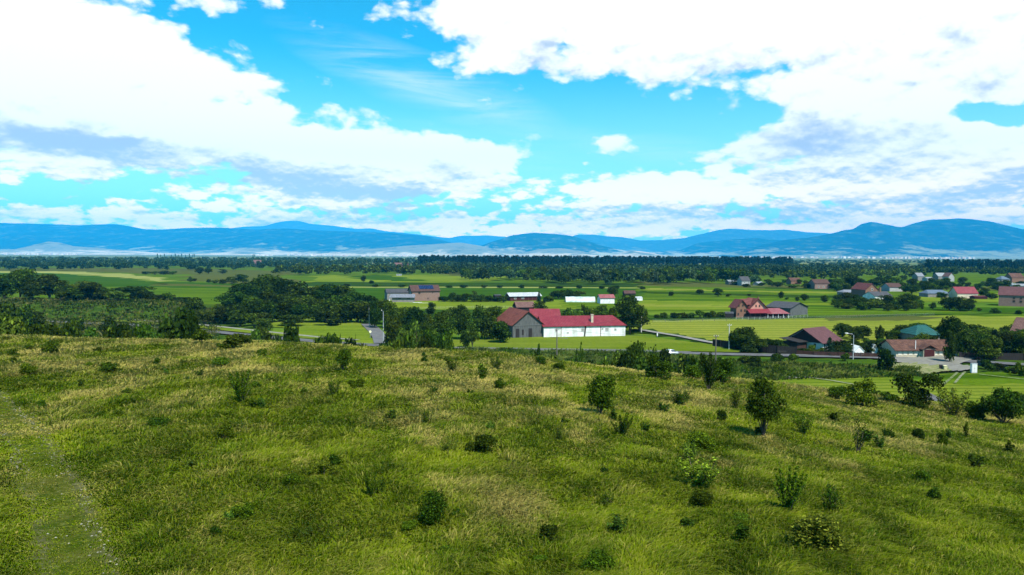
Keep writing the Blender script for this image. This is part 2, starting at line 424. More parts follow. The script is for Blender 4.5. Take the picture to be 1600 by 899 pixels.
ridge('mountains', [(860, 385), (900, 367), (925, 366.5), (950, 369.5), (975, 371), (1000, 376), (1040, 375), (1070, 372), (1100, 365), (1120, 360), (1140, 357.5), (1165, 359), (1200, 360), (1225, 359), (1260, 363), (1300, 365), (1330, 366), (1420, 385), (1500, 398)], 23000, 5000, far_m, 17)
ridge('mountains', [(700, 397), (752, 384), (775, 376), (800, 368), (832, 364), (862, 365), (890, 368), (915, 375), (940, 384), (975, 392), (1040, 399)], 15500, 2600, mid_m, 23)
ridge('mountains', [(940, 399), (1060, 392), (1090, 380), (1130, 376), (1180, 372), (1260, 380), (1340, 398)], 17500, 2500, mid_m, 29)
ridge('mountains', [(1130, 399), (1180, 386), (1225, 375), (1262, 372), (1300, 365), (1322, 359), (1333, 359), (1345, 350), (1362, 346.5), (1380, 350), (1408, 356), (1425, 350), (1450, 343.5), (1480, 343), (1497, 341.5), (1520, 343), (1550, 346.5), (1575, 353), (1600, 359), (1660, 368), (1760, 362), (1900, 372), (2200, 390)], 15000, 3600, forest_m, 31)
ridge('hills', [(20, 398), (48, 391), (62, 381), (75, 377.5), (92, 379), (115, 385), (150, 387), (190, 391), (260, 396), (320, 398)], 11500, 1500, pale_m, 41, .4)
ridge('hills', [(340, 398), (380, 390), (410, 388), (440, 392), (500, 396), (560, 391), (605, 387), (640, 384), (690, 381), (720, 379), (750, 384), (780, 391), (830, 397)], 12500, 2200, pale_m, 43, .4)
ridge('hills', [(790, 400), (840, 390), (875, 388), (905, 392), (940, 399)], 12200, 1400, pale_m, 47, .4)
ridge('hills', [(950, 400), (985, 391), (1010, 394), (1040, 400)], 12200, 1400, pale_m, 53, .4)
# ---------------------------------------------------------------- fields, roads and tracks on the plain
def field_mat(name, c1, c2, ang=0.0, period=0.0, c3=None, str_=0.5, scale=0.06):
    if name in _mats: return _mats[name]
    m_, t, out = new_mat(name)
    geo = t.add('ShaderNodeNewGeometry'); pos = geo.outputs['Position']
    v = t.mapping(pos, rot=(0, 0, -ang))
    st = t.mapping(v, scale=(0.12, 1, 1))
    col = t.mix(t.maprange(t.noise(st, scale, 6, 0.62), 0.36, 0.64), c1, c2)
    col = t.mix(t.maprange(t.noise(pos, 0.9, 6, 0.78), 0.42, 0.72, 0, 0.6), col, tuple(c * 0.45 for c in c1))
    col = t.mix(t.maprange(t.noise(t.mapping(pos, scale=(.5, 1, 1)), 0.035, 5, 0.7), 0.48, 0.72, 0, 0.55), col, tuple(c * 1.25 for c in c2))
    if period:
        wv = t.add('ShaderNodeTexWave', wave_type='BANDS', bands_direction='Y'); t.l.new(v, wv.inputs[0])
        wv.inputs['Scale'].default_value = 0.314 / period; wv.inputs['Distortion'].default_value = 1.2
        wv.inputs['Detail'].default_value = 3; wv.inputs['Detail Scale'].default_value = 0.6
        col = t.mix(t.maprange(wv.outputs[1], 0.45, 0.95, 0, str_), col, c3 or tuple(c * 0.55 for c in c1))
    b = t.add('ShaderNodeBsdfPrincipled'); b.inputs['Roughness'].default_value = 0.95; b.inputs['Specular IOR Level'].default_value = 0.0
    t.l.new(col, b.inputs['Base Color'])
    bn = t.add('ShaderNodeBump'); bn.inputs['Strength'].default_value = 0.5; bn.inputs['Distance'].default_value = 0.2
    t.put(bn.inputs['Height'], t.noise(pos, 1.1, 6, 0.75)); t.l.new(bn.outputs[0], b.inputs['Normal'])
    t.l.new(b.outputs[0], out.inputs[0]); _mats[name] = m_
    return m_
FG = field_mat('grass_bright', (0.038, 0.085, 0.004), (0.085, 0.135, 0.007), 0.05, 14)
FG2 = field_mat('grass_deep', (0.0228, 0.0646, 0.0038), (0.0361, 0.0836, 0.0047), -0.04, 9)
FY = field_mat('hay_yellow', (0.1300, 0.1586, 0.0169), (0.1781, 0.1924, 0.0286), 0.03, 7, (0.0767, 0.1157, 0.0078), 0.6)
FY2 = field_mat('mown_strip', (0.0925, 0.1338, 0.0088), (0.1388, 0.1663, 0.0187), 0.02, 3.2, (0.0550, 0.0925, 0.0050), 0.75)
FP = field_mat('pale_stubble', (0.2304, 0.2400, 0.0672), (0.1824, 0.2112, 0.0480), 0.1, 6)
FO = field_mat('olive_rough', (0.071, 0.079, 0.019), (0.053, 0.071, 0.013), 0.0, 0)
FD = field_mat('dark_margin', (0.014, 0.036, 0.004), (0.028, 0.056, 0.005), 0.0, 0, scale=0.2)
FW_ = field_mat('weedy_green', (0.017, 0.046, 0.005), (0.045, 0.086, 0.006), 0.0, 0, scale=0.25)
FL = field_mat('lawn_light', (0.090, 0.140, 0.009), (0.150, 0.190, 0.016), 0.0, 5)
ASPH = surf('asphalt', (0.0840, 0.0840, 0.0875), (0.1190, 0.1190, 0.1190), 0.5, rough=0.9, spec=0.02, coord='World', dirt=(0.0560, 0.0595, 0.0490))
GRAV = surf('gravel_track', (0.195, 0.188, 0.165), (0.128, 0.124, 0.105), 0.8, rough=0.95, spec=0.02, coord='World', dirt=(0.165, 0.165, 0.105))
CONC = surf('concrete_pale', (0.2176, 0.2112, 0.1856), (0.1536, 0.1536, 0.1280), 0.8, rough=0.9, spec=0.02, coord='World')
WORN = surf('worn_ruts', (0.20, 0.20, 0.14), (0.06, 0.10, 0.008), 0.9, rough=.95, spec=0.02, coord='World', detail=7)
_fz = [0.03]
def clip_rag(pts, n=6):
    out = []
    for i, (a, b) in enumerate(zip(pts, pts[1:] + pts[:1])):
        for k in range(n): out.append((a[0] + (b[0] - a[0]) * k / n, a[1] + (b[1] - a[1]) * k / n))
    return out
def sheet(name, pxs, mat, rag=0.0, dz=None):
    """flat polygon on the plain given by its corners as seen in the photo"""
    if dz is None: _fz[0] += 0.006; z = _fz[0]
    else: z = dz
    P_ = [flat(x, y) for x, y in clip_rag(pxs, 10 if rag else 1)]
    vs = []
    for i, p in enumerate(P_):
        j = rag * p.y * 0.02 * (random.random() - 0.5)
        vs.append((p.x + j * 2, p.y + j * 2, z))
    me = bpy.data.meshes.new(name); me.from_pydata(vs, [], [tuple(range(len(vs)))]); me.materials.append(mat)
    o = link(name, me); tag(o, kind='structure')
    if me.polygons[0].normal.z < 0: me.flip_normals()
    return o
field = lambda pts, mat, rag=0.6: sheet('field', pts, mat, rag)
# left plain
field([(-200, 412), (420, 413), (700, 414), (1000, 413), (1750, 418), (1750, 470), (-200, 470)], FG, 0)
field([(-200, 421), (60, 419), (200, 419), (330, 420), (470, 428), (420, 432), (270, 429), (120, 425), (-200, 427)], FO)
field([(-200, 424), (90, 424), (180, 428), (272, 434), (262, 440), (180, 434), (90, 427), (-200, 427)], FP)
field([(290, 420), (440, 424), (460, 442), (380, 446), (290, 438)], FO)
field([(-200, 427), (90, 427), (180, 434), (255, 441), (300, 441), (420, 447), (420, 452), (-200, 446)], FG2)
field([(-200, 446), (200, 448), (370, 452), (420, 462), (400, 475), (-200, 476)], FG)
field([(250, 443), (375, 446), (375, 449), (250, 447)], FO)
# centre strips
field([(500, 430), (650, 430), (760, 428), (800, 432), (760, 440), (640, 443), (480, 441)], FL)
field([(530, 431), (600, 430), (640, 436), (700, 440), (620, 440), (560, 436)], FG2)
field([(660, 424), (770, 420), (800, 430), (720, 432)], FO)
field([(480, 441), (1060, 444), (1060, 449), (480, 448)], FD)
field([(480, 448.6), (800, 448.6), (1020, 450), (1020, 451), (480, 449.6)], FP, 0)
field([(470, 449.8), (1020, 451), (1000, 470), (470, 469)], FG2)
field([(590, 470), (880, 469), (1000, 471), (1010, 484), (590, 484)], FL)
field([(880, 471), (1140, 468), (1140, 486), (940, 488), (880, 478)], FG)
# right strips
field([(1000, 440), (1260, 447), (1420, 452), (1420, 457), (1210, 452), (1000, 447)], FO)
field([(1000, 447), (1210, 452), (1420, 457), (1420, 464), (1200, 461), (1000, 456)], FG)
field([(1000, 455), (1180, 460), (1360, 464), (1360, 467), (1180, 463.5), (1000, 458.5)], FD)
field([(1000, 459), (1180, 464), (1420, 469), (1440, 476), (1180, 473), (1000, 470)], FG)
field([(1170, 449), (1330, 453), (1330, 454.5), (1170, 450.5)], FD)
field([(1000, 470), (1180, 473), (1440, 476), (1440, 483), (1000, 484)], FL)
field([(1240, 478), (1620, 482), (1760, 486), (1760, 498), (1480, 494), (1240, 498)], FG2)
field([(1240, 478), (1560, 489), (1760, 494), (1760, 500), (1240, 497)], FG)
field([(1180, 454), (1330, 457.5), (1330, 460), (1180, 457)], FY)
field([(1010, 451), (1180, 454.5), (1180, 456.5), (1010, 453.5)], FY)
field([(1420, 456), (1700, 462), (1700, 474), (1440, 472)], FL)
field([(1400, 447), (1620, 450), (1620, 455), (1400, 452)], FO)
field([(1000, 476), (1150, 478), (1150, 481), (1000, 480)], FY)
field([(1000, 494), (1260, 496), (1260, 500), (1000, 500)], FW_)
field([(985, 501), (1200, 498), (1400, 494), (1760, 497), (1760, 548), (1200, 548), (1090, 530), (985, 516)], FY)
field([(1300, 494), (1400, 492), (1480, 498), (1400, 503), (1290, 502)], FO)
field([(985, 500), (1230, 496.5), (1600, 489), (1600, 490.5), (1230, 499), (985, 502.5)], FD)
# meadow strip in front of the barn
field([(690, 529), (1000, 526), (1090, 537), (1200, 549), (1180, 552), (1000, 549), (820, 546), (690, 545)], FY2, 0)
field([(985, 516), (1010, 516), (1090, 531), (1150, 541), (1140, 543), (1080, 533), (985, 519)], FD)
field([(420, 498), (560, 497), (590, 520), (600, 540), (440, 538)], FL)
field([(620, 485), (1000, 484), (1010, 500), (620, 520)], FW_)
# weedy strip in front of the road, right, then the mown field
field([(600, 549), (1000, 552), (1200, 560), (1420, 566), (1420, 586), (1180, 584), (900, 580), (600, 566)], FW_)
field([(1130, 580), (1420, 588), (1600, 583), (1760, 590), (1760, 668), (1500, 668), (1300, 645), (1130, 618)], FY2, 0)
field([(1380, 578), (1480, 588), (1600, 580), (1760, 590), (1760, 605), (1400, 600)], FG)

def strip(name, pts, mat, wid=None, z=None):
    """road drawn by its upper and lower edge (pixels) or by centre line + width in metres"""
    if z is None: _fz[0] += 0.006; z = _fz[0]
    vs = []; n = len(pts)
    if wid is None:
        for (x, y0, y1) in pts:
            a, b = flat(x, y0), flat(x, y1); vs += [(a.x, a.y, z), (b.x, b.y, z)]
    else:
        cs = [flat(x, y) for x, y in pts]
        for i, c in enumerate(cs):
            d = (cs[min(i + 1, n - 1)] - cs[max(i - 1, 0)]).normalized(); q = Vector((-d.y, d.x, 0)) * wid / 2
            vs += [(c.x + q.x, c.y + q.y, z), (c.x - q.x, c.y - q.y, z)]
    fs = [(2 * i, 2 * i + 1, 2 * i + 3, 2 * i + 2) for i in range(n - 1)]
    me = bpy.data.meshes.new(name); me.from_pydata(vs, [], fs); me.materials.append(mat)
    if me.polygons[0].normal.z < 0: me.flip_normals()
    return tag(link(name, me), kind='structure')
_fz[0] = 0.40
ROADC = [(-80, 496), (30, 501), (100, 505), (200, 509), (300, 516.5), (400, 527), (500, 536), (600, 542.5), (700, 546.5), (800, 548), (1000, 551), (1100, 555), (1200, 557), (1350, 560), (1430, 563), (1500, 566), (1600, 572), (1750, 580)]
strip('road', ROADC, ASPH, 4.6)
strip('verge', [(x, y - 5.5) for x, y in ROADC[:7]], FY2, 5)
strip('footpath', [(-80, 489), (60, 496.5), (110, 498), (200, 500.8), (300, 507.5), (400, 518.5), (500, 529), (560, 533.5)], CONC, 2.0)
strip('kerb', [(700, 544.9), (800, 546.3), (1000, 549.1), (1080, 552.3)], CONC, 0.5)
strip('lane', [(574, 508), (580, 513), (588, 521), (594, 530), (597, 539)], surf('lane_gravel', (0.085, 0.085, 0.088), (0.13, 0.128, 0.12), 0.7, coord='World', rough=0.95), 4.4)
strip('farm_track', [(1004, 517.5), (1020, 520.5), (1060, 527), (1100, 535), (1140, 542.5), (1180, 548.5), (1230, 552.5)], CONC, 2.6)
strip('path', [(1140, 577), (1170, 584), (1200, 589.5), (1245, 593)], surf('path_grey', (0.22, 0.25, 0.22), (0.30, 0.31, 0.26), 0.7, coord='World'), 1.4)
strip('path', [(1225, 595), (1262, 592.5), (1300, 598), (1345, 606)], GRAV, 0.5)
strip('path', [(1440, 618), (1462, 630), (1478, 640)], ASPH, 3.0)
strip('wheel_track', [(1496, 585), (1486, 594), (1474, 604)], WORN, 0.5)
strip('wheel_track', [(1508, 584), (1500, 592), (1492, 602)], WORN, 0.45)
strip('wheel_track', [(1530, 588), (1600, 596), (1680, 604)], WORN, 0.6)
sheet('gravel_yard', [(1395, 562), (1500, 559), (1530, 561), (1512, 567), (1500, 571), (1524, 579), (1500, 583), (1470, 582), (1440, 574), (1395, 568)], GRAV, 0.25)
sheet('sand_verge', [(1388, 571), (1430, 570), (1470, 575), (1486, 583), (1440, 588), (1388, 580)], surf('sandy', (0.22, 0.20, 0.10), (0.08, 0.11, 0.015), 0.9, coord='World', rough=0.95), 0.5)

# ---------------------------------------------------------------- two-rut dirt track on the meadow, lower left
def drape(name, pts, wid, mat, lift=0.05, nx=24):
    cs = [gp(x, y) for x, y in pts]
    fine = []
    for a, b in zip(cs, cs[1:]):
        n = max(2, int((b - a).length / 0.5))
        fine += [a.lerp(b, k / n) for k in range(n)]
    fine.append(cs[-1]); vs = []
    for i, c in enumerate(fine):
        d = (fine[min(i + 3, len(fine) - 1)] - fine[max(i - 3, 0)]); d.z = 0; d.normalize(); q = Vector((-d.y, d.x, 0))
        for k in range(nx + 1):
            wob = 1 + 0.12 * math.sin(i * 0.35)
            p = c + q * (k / nx - 0.5) * wid * wob
            vs.append((p.x, p.y, gz(p.x, p.y) + lift - (0.10 if k in (0, nx) else 0)))
    ru = np.exp(-((np.abs(np.tile(np.linspace(-.5, .5, nx + 1), len(fine))) * wid - .78) / .24) ** 2)
    me = mesh_np(name, vs, 4, grid_idx(len(fine), nx + 1), [mat], True, {'rut': np.stack([ru, ru, ru, np.ones_like(ru)], 1)})
    return tag(link(name, me), kind='structure'), fine
def track_mat():
    m_, t, out = new_mat('worn_track')
    geo = t.add('ShaderNodeNewGeometry'); pos = geo.outputs['Position']
    n1 = t.noise(pos, 0.9, 6, 0.7); n2 = t.noise(t.mapping(pos, scale=(0.6, 1.6, 1)), 5.0, 6, 0.75)
    col = t.mix(t.maprange(n1, 0.35, 0.65), (0.032, 0.056, 0.004), (0.075, 0.082, 0.015))
    col = t.mix(t.maprange(n2, 0.50, 0.66, 0, 0.9), col, (0.13, 0.14, 0.03))
    st = t.math('MULTIPLY', t.maprange(n2, 0.58, 0.70), t.maprange(t.noise(pos, 0.45, 4, 0.6), 0.50, 0.60))
    col = t.mix(st, col, (0.24, 0.23, 0.17))
    at = t.add('ShaderNodeAttribute'); at.attribute_name = 'rut'
    soil = t.mix(t.maprange(n2, 0.35, 0.65), (0.045, 0.045, 0.014), (0.135, 0.130, 0.070))
    col = t.mix(t.math('MULTIPLY', at.outputs['Fac'], t.maprange(n1, 0.36, 0.58, 0.15, 0.9)), col, soil)
    b = t.add('ShaderNodeBsdfPrincipled'); b.inputs['Roughness'].default_value = 0.95; b.inputs['Specular IOR Level'].default_value = 0.0
    t.l.new(col, b.inputs['Base Color'])
    bn = t.add('ShaderNodeBump'); bn.inputs['Strength'].default_value = 0.9; bn.inputs['Distance'].default_value = 0.12
    t.put(bn.inputs['Height'], t.noise(pos, 6, 6, 0.75)); t.l.new(bn.outputs[0], b.inputs['Normal'])
    t.l.new(b.outputs[0], out.inputs[0]); return m_
trk, TRK = drape('dirt_track', [(140, 960), (118, 870), (96, 800), (70, 740), (44, 690), (15, 650), (-30, 610), (-90, 580)], 3.0, track_mat(), 0.02)
TRK_XY = np.array([(p.x, p.y) for p in TRK])
# ---------------------------------------------------------------- building kit
def part(name, verts, faces, mat, parent, smooth=False, label=None):
    me = bpy.data.meshes.new(name); me.from_pydata([tuple(v) for v in verts], [], faces); me.materials.append(mat)
    me.update(); me.validate()
    if smooth: me.polygons.foreach_set('use_smooth', np.ones(len(me.polygons), bool))
    import bmesh
    bm = bmesh.new(); bm.from_mesh(me); bmesh.ops.recalc_face_normals(bm, faces=bm.faces); bm.to_mesh(me); bm.free()
    o = link(name, me, parent)
    if label: o['label'] = label
    return o
class MB:
    def __init__(s): s.v = []; s.f = []
    def box(s, x0, x1, y0, y1, z0, z1):
        o = len(s.v); s.v += [(x0, y0, z0), (x1, y0, z0), (x1, y1, z0), (x0, y1, z0), (x0, y0, z1), (x1, y0, z1), (x1, y1, z1), (x0, y1, z1)]
        s.f += [tuple(i + o for i in q) for q in [(0, 3, 2, 1), (4, 5, 6, 7), (0, 1, 5, 4), (1, 2, 6, 5), (2, 3, 7, 6), (3, 0, 4, 7)]]; return s
    def slab(s, q, t):
        """thick sheet under four corner points"""
        n = (Vector(q[1]) - Vector(q[0])).cross(Vector(q[2]) - Vector(q[0])).normalized()
        if n.z < 0: n = -n
        o = len(s.v); s.v += [tuple(p) for p in q] + [tuple(Vector(p) - n * t) for p in q]; k = len(q)
        s.f += [tuple(range(o, o + k)), tuple(range(o + 2 * k - 1, o + k - 1, -1))] + [(o + i, o + (i + 1) % k, o + k + (i + 1) % k, o + k + i) for i in range(k)]
        return s
    def prism(s, poly, y0, y1):
        """poly in x,z swept along y"""
        o = len(s.v); k = len(poly); s.v += [(x, y0, z) for x, z in poly] + [(x, y1, z) for x, z in poly]
        s.f += [tuple(range(o, o + k)), tuple(range(o + 2 * k - 1, o + k - 1, -1))] + [(o + i, o + (i + 1) % k, o + k + (i + 1) % k, o + k + i) for i in range(k)]
        return s
    def cyl(s, x, y, z0, z1, r0, r1=None, n=10):
        r1 = r0 if r1 is None else r1; o = len(s.v)
        for z, r in ((z0, r0), (z1, r1)): s.v += [(x + r * math.cos(6.2832 * k / n), y + r * math.sin(6.2832 * k / n), z) for k in range(n)]
        s.f += [tuple(range(o, o + n)), tuple(range(o + n, o + 2 * n))] + [(o + i, o + (i + 1) % n, o + n + (i + 1) % n, o + n + i) for i in range(n)]; return s
    def make(s, name, mat, parent=None, label=None): return part(name, s.v, s.f, mat, parent, label=label)

def brickm(name, c1, c2, mortar, scale=5.0):
    if name in _mats: return _mats[name]
    m_, t, out = new_mat(name); tcn = t.add('ShaderNodeTexCoord'); obj = tcn.outputs['Object']
    s = t.add('ShaderNodeSeparateXYZ'); t.l.new(obj, s.inputs[0]); c = t.add('ShaderNodeCombineXYZ')
    t.put(c.inputs[0], t.math('ADD', s.outputs[0], s.outputs[1])); t.l.new(s.outputs[2], c.inputs[1])
    b = t.add('ShaderNodeTexBrick'); t.l.new(c.outputs[0], b.inputs[0]); b.inputs['Scale'].default_value = 1.0
    b.inputs['Color1'].default_value = (*c1, 1); b.inputs['Color2'].default_value = (*c2, 1); b.inputs['Mortar'].default_value = (*mortar, 1)
    b.inputs['Brick Width'].default_value = 0.5; b.inputs['Row Height'].default_value = 0.25; b.inputs['Mortar Size'].default_value = 0.03
    col = t.mix(t.maprange(t.noise(obj, 0.9, 6, 0.7), 0.35, 0.75, 0, 0.5), b.outputs[0], tuple(v * 0.6 for v in c1))
    p = t.add('ShaderNodeBsdfPrincipled'); p.inputs['Roughness'].default_value = 0.9; t.l.new(col, p.inputs['Base Color']); t.l.new(p.outputs[0], out.inputs[0])
    _mats[name] = m_; return m_
def roofm(name, c1, c2, period=0.35, axis='X', rough=0.75, dirt=None, spec=0.25):
    """tile courses / sheet seams as fine bands plus weathering"""
    if name in _mats: return _mats[name]
    m_, t, out = new_mat(name); tcn = t.add('ShaderNodeTexCoord'); obj = tcn.outputs['Object']
    wv = t.add('ShaderNodeTexWave', wave_type='BANDS', bands_direction=axis); t.l.new(obj, wv.inputs[0]); wv.inputs['Scale'].default_value = 0.314 / period; wv.inputs['Distortion'].default_value = 0.3
    col = t.mix(t.maprange(t.noise(obj, 1.1, 7, 0.72), 0.38, 0.64), c1, tuple(v * 1.2 for v in c2))
    col = t.mix(t.maprange(t.noise(t.mapping(obj, scale=(2.5, .3, .3)), 0.9, 5, 0.7), 0.5, 0.75, 0, 0.5), col, tuple(v * 0.5 for v in c1))
    if dirt: col = t.mix(t.maprange(t.noise(t.mapping(obj, scale=(1, 1, .5)), 0.55, 6, 0.7), 0.50, 0.70, 0, 0.8), col, dirt)
    col = t.mix(t.maprange(wv.outputs[1], 0.7, 1.0, 0, 0.45), col, tuple(v * 0.45 for v in c1))
    p = t.add('ShaderNodeBsdfPrincipled'); p.inputs['Roughness'].default_value = rough; p.inputs['Specular IOR Level'].default_value = spec
    t.l.new(col, p.inputs['Base Color'])
    bn = t.add('ShaderNodeBump'); bn.inputs['Strength'].default_value = 0.5; bn.inputs['Distance'].default_value = 0.05; t.l.new(wv.outputs[1], bn.inputs['Height']); t.l.new(bn.outputs[0], p.inputs['Normal'])
    t.l.new(p.outputs[0], out.inputs[0]); _mats[name] = m_; return m_
WHITE = surf('plaster_white', (0.74, 0.75, 0.74), (0.52, 0.54, 0.52), 0.9, rough=0.9, dirt=(0.34, 0.34, 0.29), stretch=(1, 1, .35))
CREAM = surf('plaster_cream', (0.525, 0.465, 0.345), (0.450, 0.390, 0.285), 0.8, rough=0.9, dirt=(0.315, 0.270, 0.195))
PLW = surf('plaster_panel', (0.663, 0.612, 0.510), (0.612, 0.561, 0.459), 1.5, rough=0.9)
PINK = surf('plaster_pink', (0.465, 0.225, 0.180), (0.405, 0.188, 0.150), 0.8, rough=0.9, dirt=(0.300, 0.135, 0.105))
BRICK = brickm('brick_pink', (0.1984, 0.1088, 0.0840), (0.2480, 0.1488, 0.1144), (0.1688, 0.1288, 0.1040))
BRICKO = brickm('brick_orange', (0.1820, 0.0784, 0.0434), (0.2170, 0.1043, 0.0609), (0.1561, 0.1043, 0.0784))
BLOCK = surf('block_grey', (0.2142, 0.2023, 0.1845), (0.1666, 0.1606, 0.1487), 1.2, rough=0.95, dirt=(0.1190, 0.1130, 0.1011))
def plank_mat():
    m_, t, out = new_mat('old_planks'); tcn = t.add('ShaderNodeTexCoord'); obj = tcn.outputs['Object']
    wv = t.add('ShaderNodeTexWave', wave_type='BANDS', bands_direction='X'); t.l.new(obj, wv.inputs[0]); wv.inputs['Scale'].default_value = 0.314 / 0.28; wv.inputs['Distortion'].default_value = 0.6
    st = t.mapping(obj, scale=(1, 1, 0.12))
    col = t.mix(t.maprange(t.noise(st, 3.2, 6, 0.7), 0.3, 0.7), (0.045, 0.05, 0.048), (0.115, 0.12, 0.118))
    col = t.mix(t.maprange(wv.outputs[1], 0.75, 1, 0, 0.7), col, (0.04, 0.04, 0.04))
    p = t.add('ShaderNodeBsdfPrincipled'); p.inputs['Roughness'].default_value = 0.95; t.l.new(col, p.inputs['Base Color']); t.l.new(p.outputs[0], out.inputs[0]); return m_
PLANK = plank_mat()
DARKWOOD = surf('dark_wood', (0.035, 0.016, 0.014), (0.055, 0.028, 0.022), 3, rough=0.85, stretch=(1, 1, .2))
BLACKW = surf('black_boards', (0.016, 0.014, 0.014), (0.030, 0.026, 0.024), 2, rough=0.9, stretch=(4, 1, .3))
MAROON = surf('maroon_boards', (0.060, 0.012, 0.013), (0.039, 0.008, 0.010), 2.5, rough=0.8, stretch=(4, 4, .3))
GLASS = surf('window_dark', (0.03, 0.035, 0.04), None, rough=0.15, spec=0.6)
FRAME = surf('frame_white', (0.7, 0.7, 0.68), None, rough=0.6)
FRAMEB = surf('frame_brown', (0.10, 0.05, 0.03), None, rough=0.6)
METAL_L = roofm('sheet_light', (0.280, 0.301, 0.315), (0.364, 0.385, 0.399), 0.9, rough=0.55)
METAL_G = roofm('sheet_grey', (0.1280, 0.1344, 0.1536), (0.1728, 0.1792, 0.1984), 0.8, rough=0.55)
ROOF_RED = roofm('metal_red', (0.1440, 0.0160, 0.0240), (0.1680, 0.0240, 0.0320), 0.5, rough=0.5, dirt=(0.2000, 0.0440, 0.0480))
ROOF_PINK = roofm('metal_pink', (0.1898, 0.0495, 0.0540), (0.2273, 0.0743, 0.0743), 0.5, rough=0.5, dirt=(0.2475, 0.1237, 0.1237))
ROOF_RUST = roofm('tiles_rusty', (0.1155, 0.0231, 0.0133), (0.1617, 0.0504, 0.0308), 0.35, dirt=(0.0462, 0.0231, 0.0175))
ROOF_BROWN = roofm('tiles_brown', (0.0517, 0.0242, 0.0187), (0.0726, 0.0363, 0.0275), 0.35)
ROOF_TILE = roofm('tiles_old', (0.060, 0.024, 0.015), (0.105, 0.050, 0.032), 0.45, dirt=(0.0261, 0.0131, 0.0108))
ROOF_MAUVE = roofm('tiles_mauve', (0.0756, 0.0288, 0.0300), (0.0906, 0.0378, 0.0378), 0.4)
ROOF_GREY = roofm('tiles_grey', (0.0364, 0.0364, 0.0413), (0.0588, 0.0588, 0.0637), 0.35, dirt=(0.0784, 0.0735, 0.0735))
ROOF_TEAL = roofm('metal_teal', (0.0090, 0.0600, 0.0510), (0.0150, 0.0780, 0.0660), 0.6, rough=0.6, dirt=(0.0300, 0.0600, 0.0510))
ROOF_BLUE = roofm('sheet_bluegrey', (0.070, 0.098, 0.133), (0.105, 0.133, 0.168), 0.8, rough=0.5)
ROOF_BRICK = roofm('tiles_pinkbrown', (0.0990, 0.0480, 0.0390), (0.1260, 0.0690, 0.0570), 0.4)
SOLAR = roofm('solar_cells', (0.010, 0.016, 0.045), (0.014, 0.024, 0.07), 1.0, rough=0.15, spec=0.7)

def window(parent, x, z, w_, h_, y=0.0, frame=FRAME, face='f', side=1, glass=GLASS, name='window'):
    """window on the front (y = 0, facing -y) or on a gable (x = const)"""
    m1 = MB(); t = 0.09; d = 0.06
    def bx(m, a0, a1, z0, z1, p0, p1):
        if face == 'f': m.box(a0, a1, y - p1, y - p0, z0, z1)
        else: m.box(min(y + side * p0, y + side * p1), max(y + side * p0, y + side * p1), a0, a1, z0, z1)
    bx(m1, x - w_ / 2 - t, x - w_ / 2, z - t, z + h_ + t, -0.02, d); bx(m1, x + w_ / 2, x + w_ / 2 + t, z - t, z + h_ + t, -0.02, d)
    bx(m1, x - w_ / 2, x + w_ / 2, z + h_, z + h_ + t, -0.02, d); bx(m1, x - w_ / 2 , x + w_ / 2 , z - t, z, -0.02, d + 0.05)
    if w_ > 0.9: bx(m1, x - 0.03, x + 0.03, z, z + h_, 0.012, 0.04)
    o = m1.make(name, frame, parent)
    m2 = MB(); bx(m2, x - w_ / 2, x + w_ / 2, z, z + h_, -0.02, 0.01); m2.make('pane', glass, o)
    return o
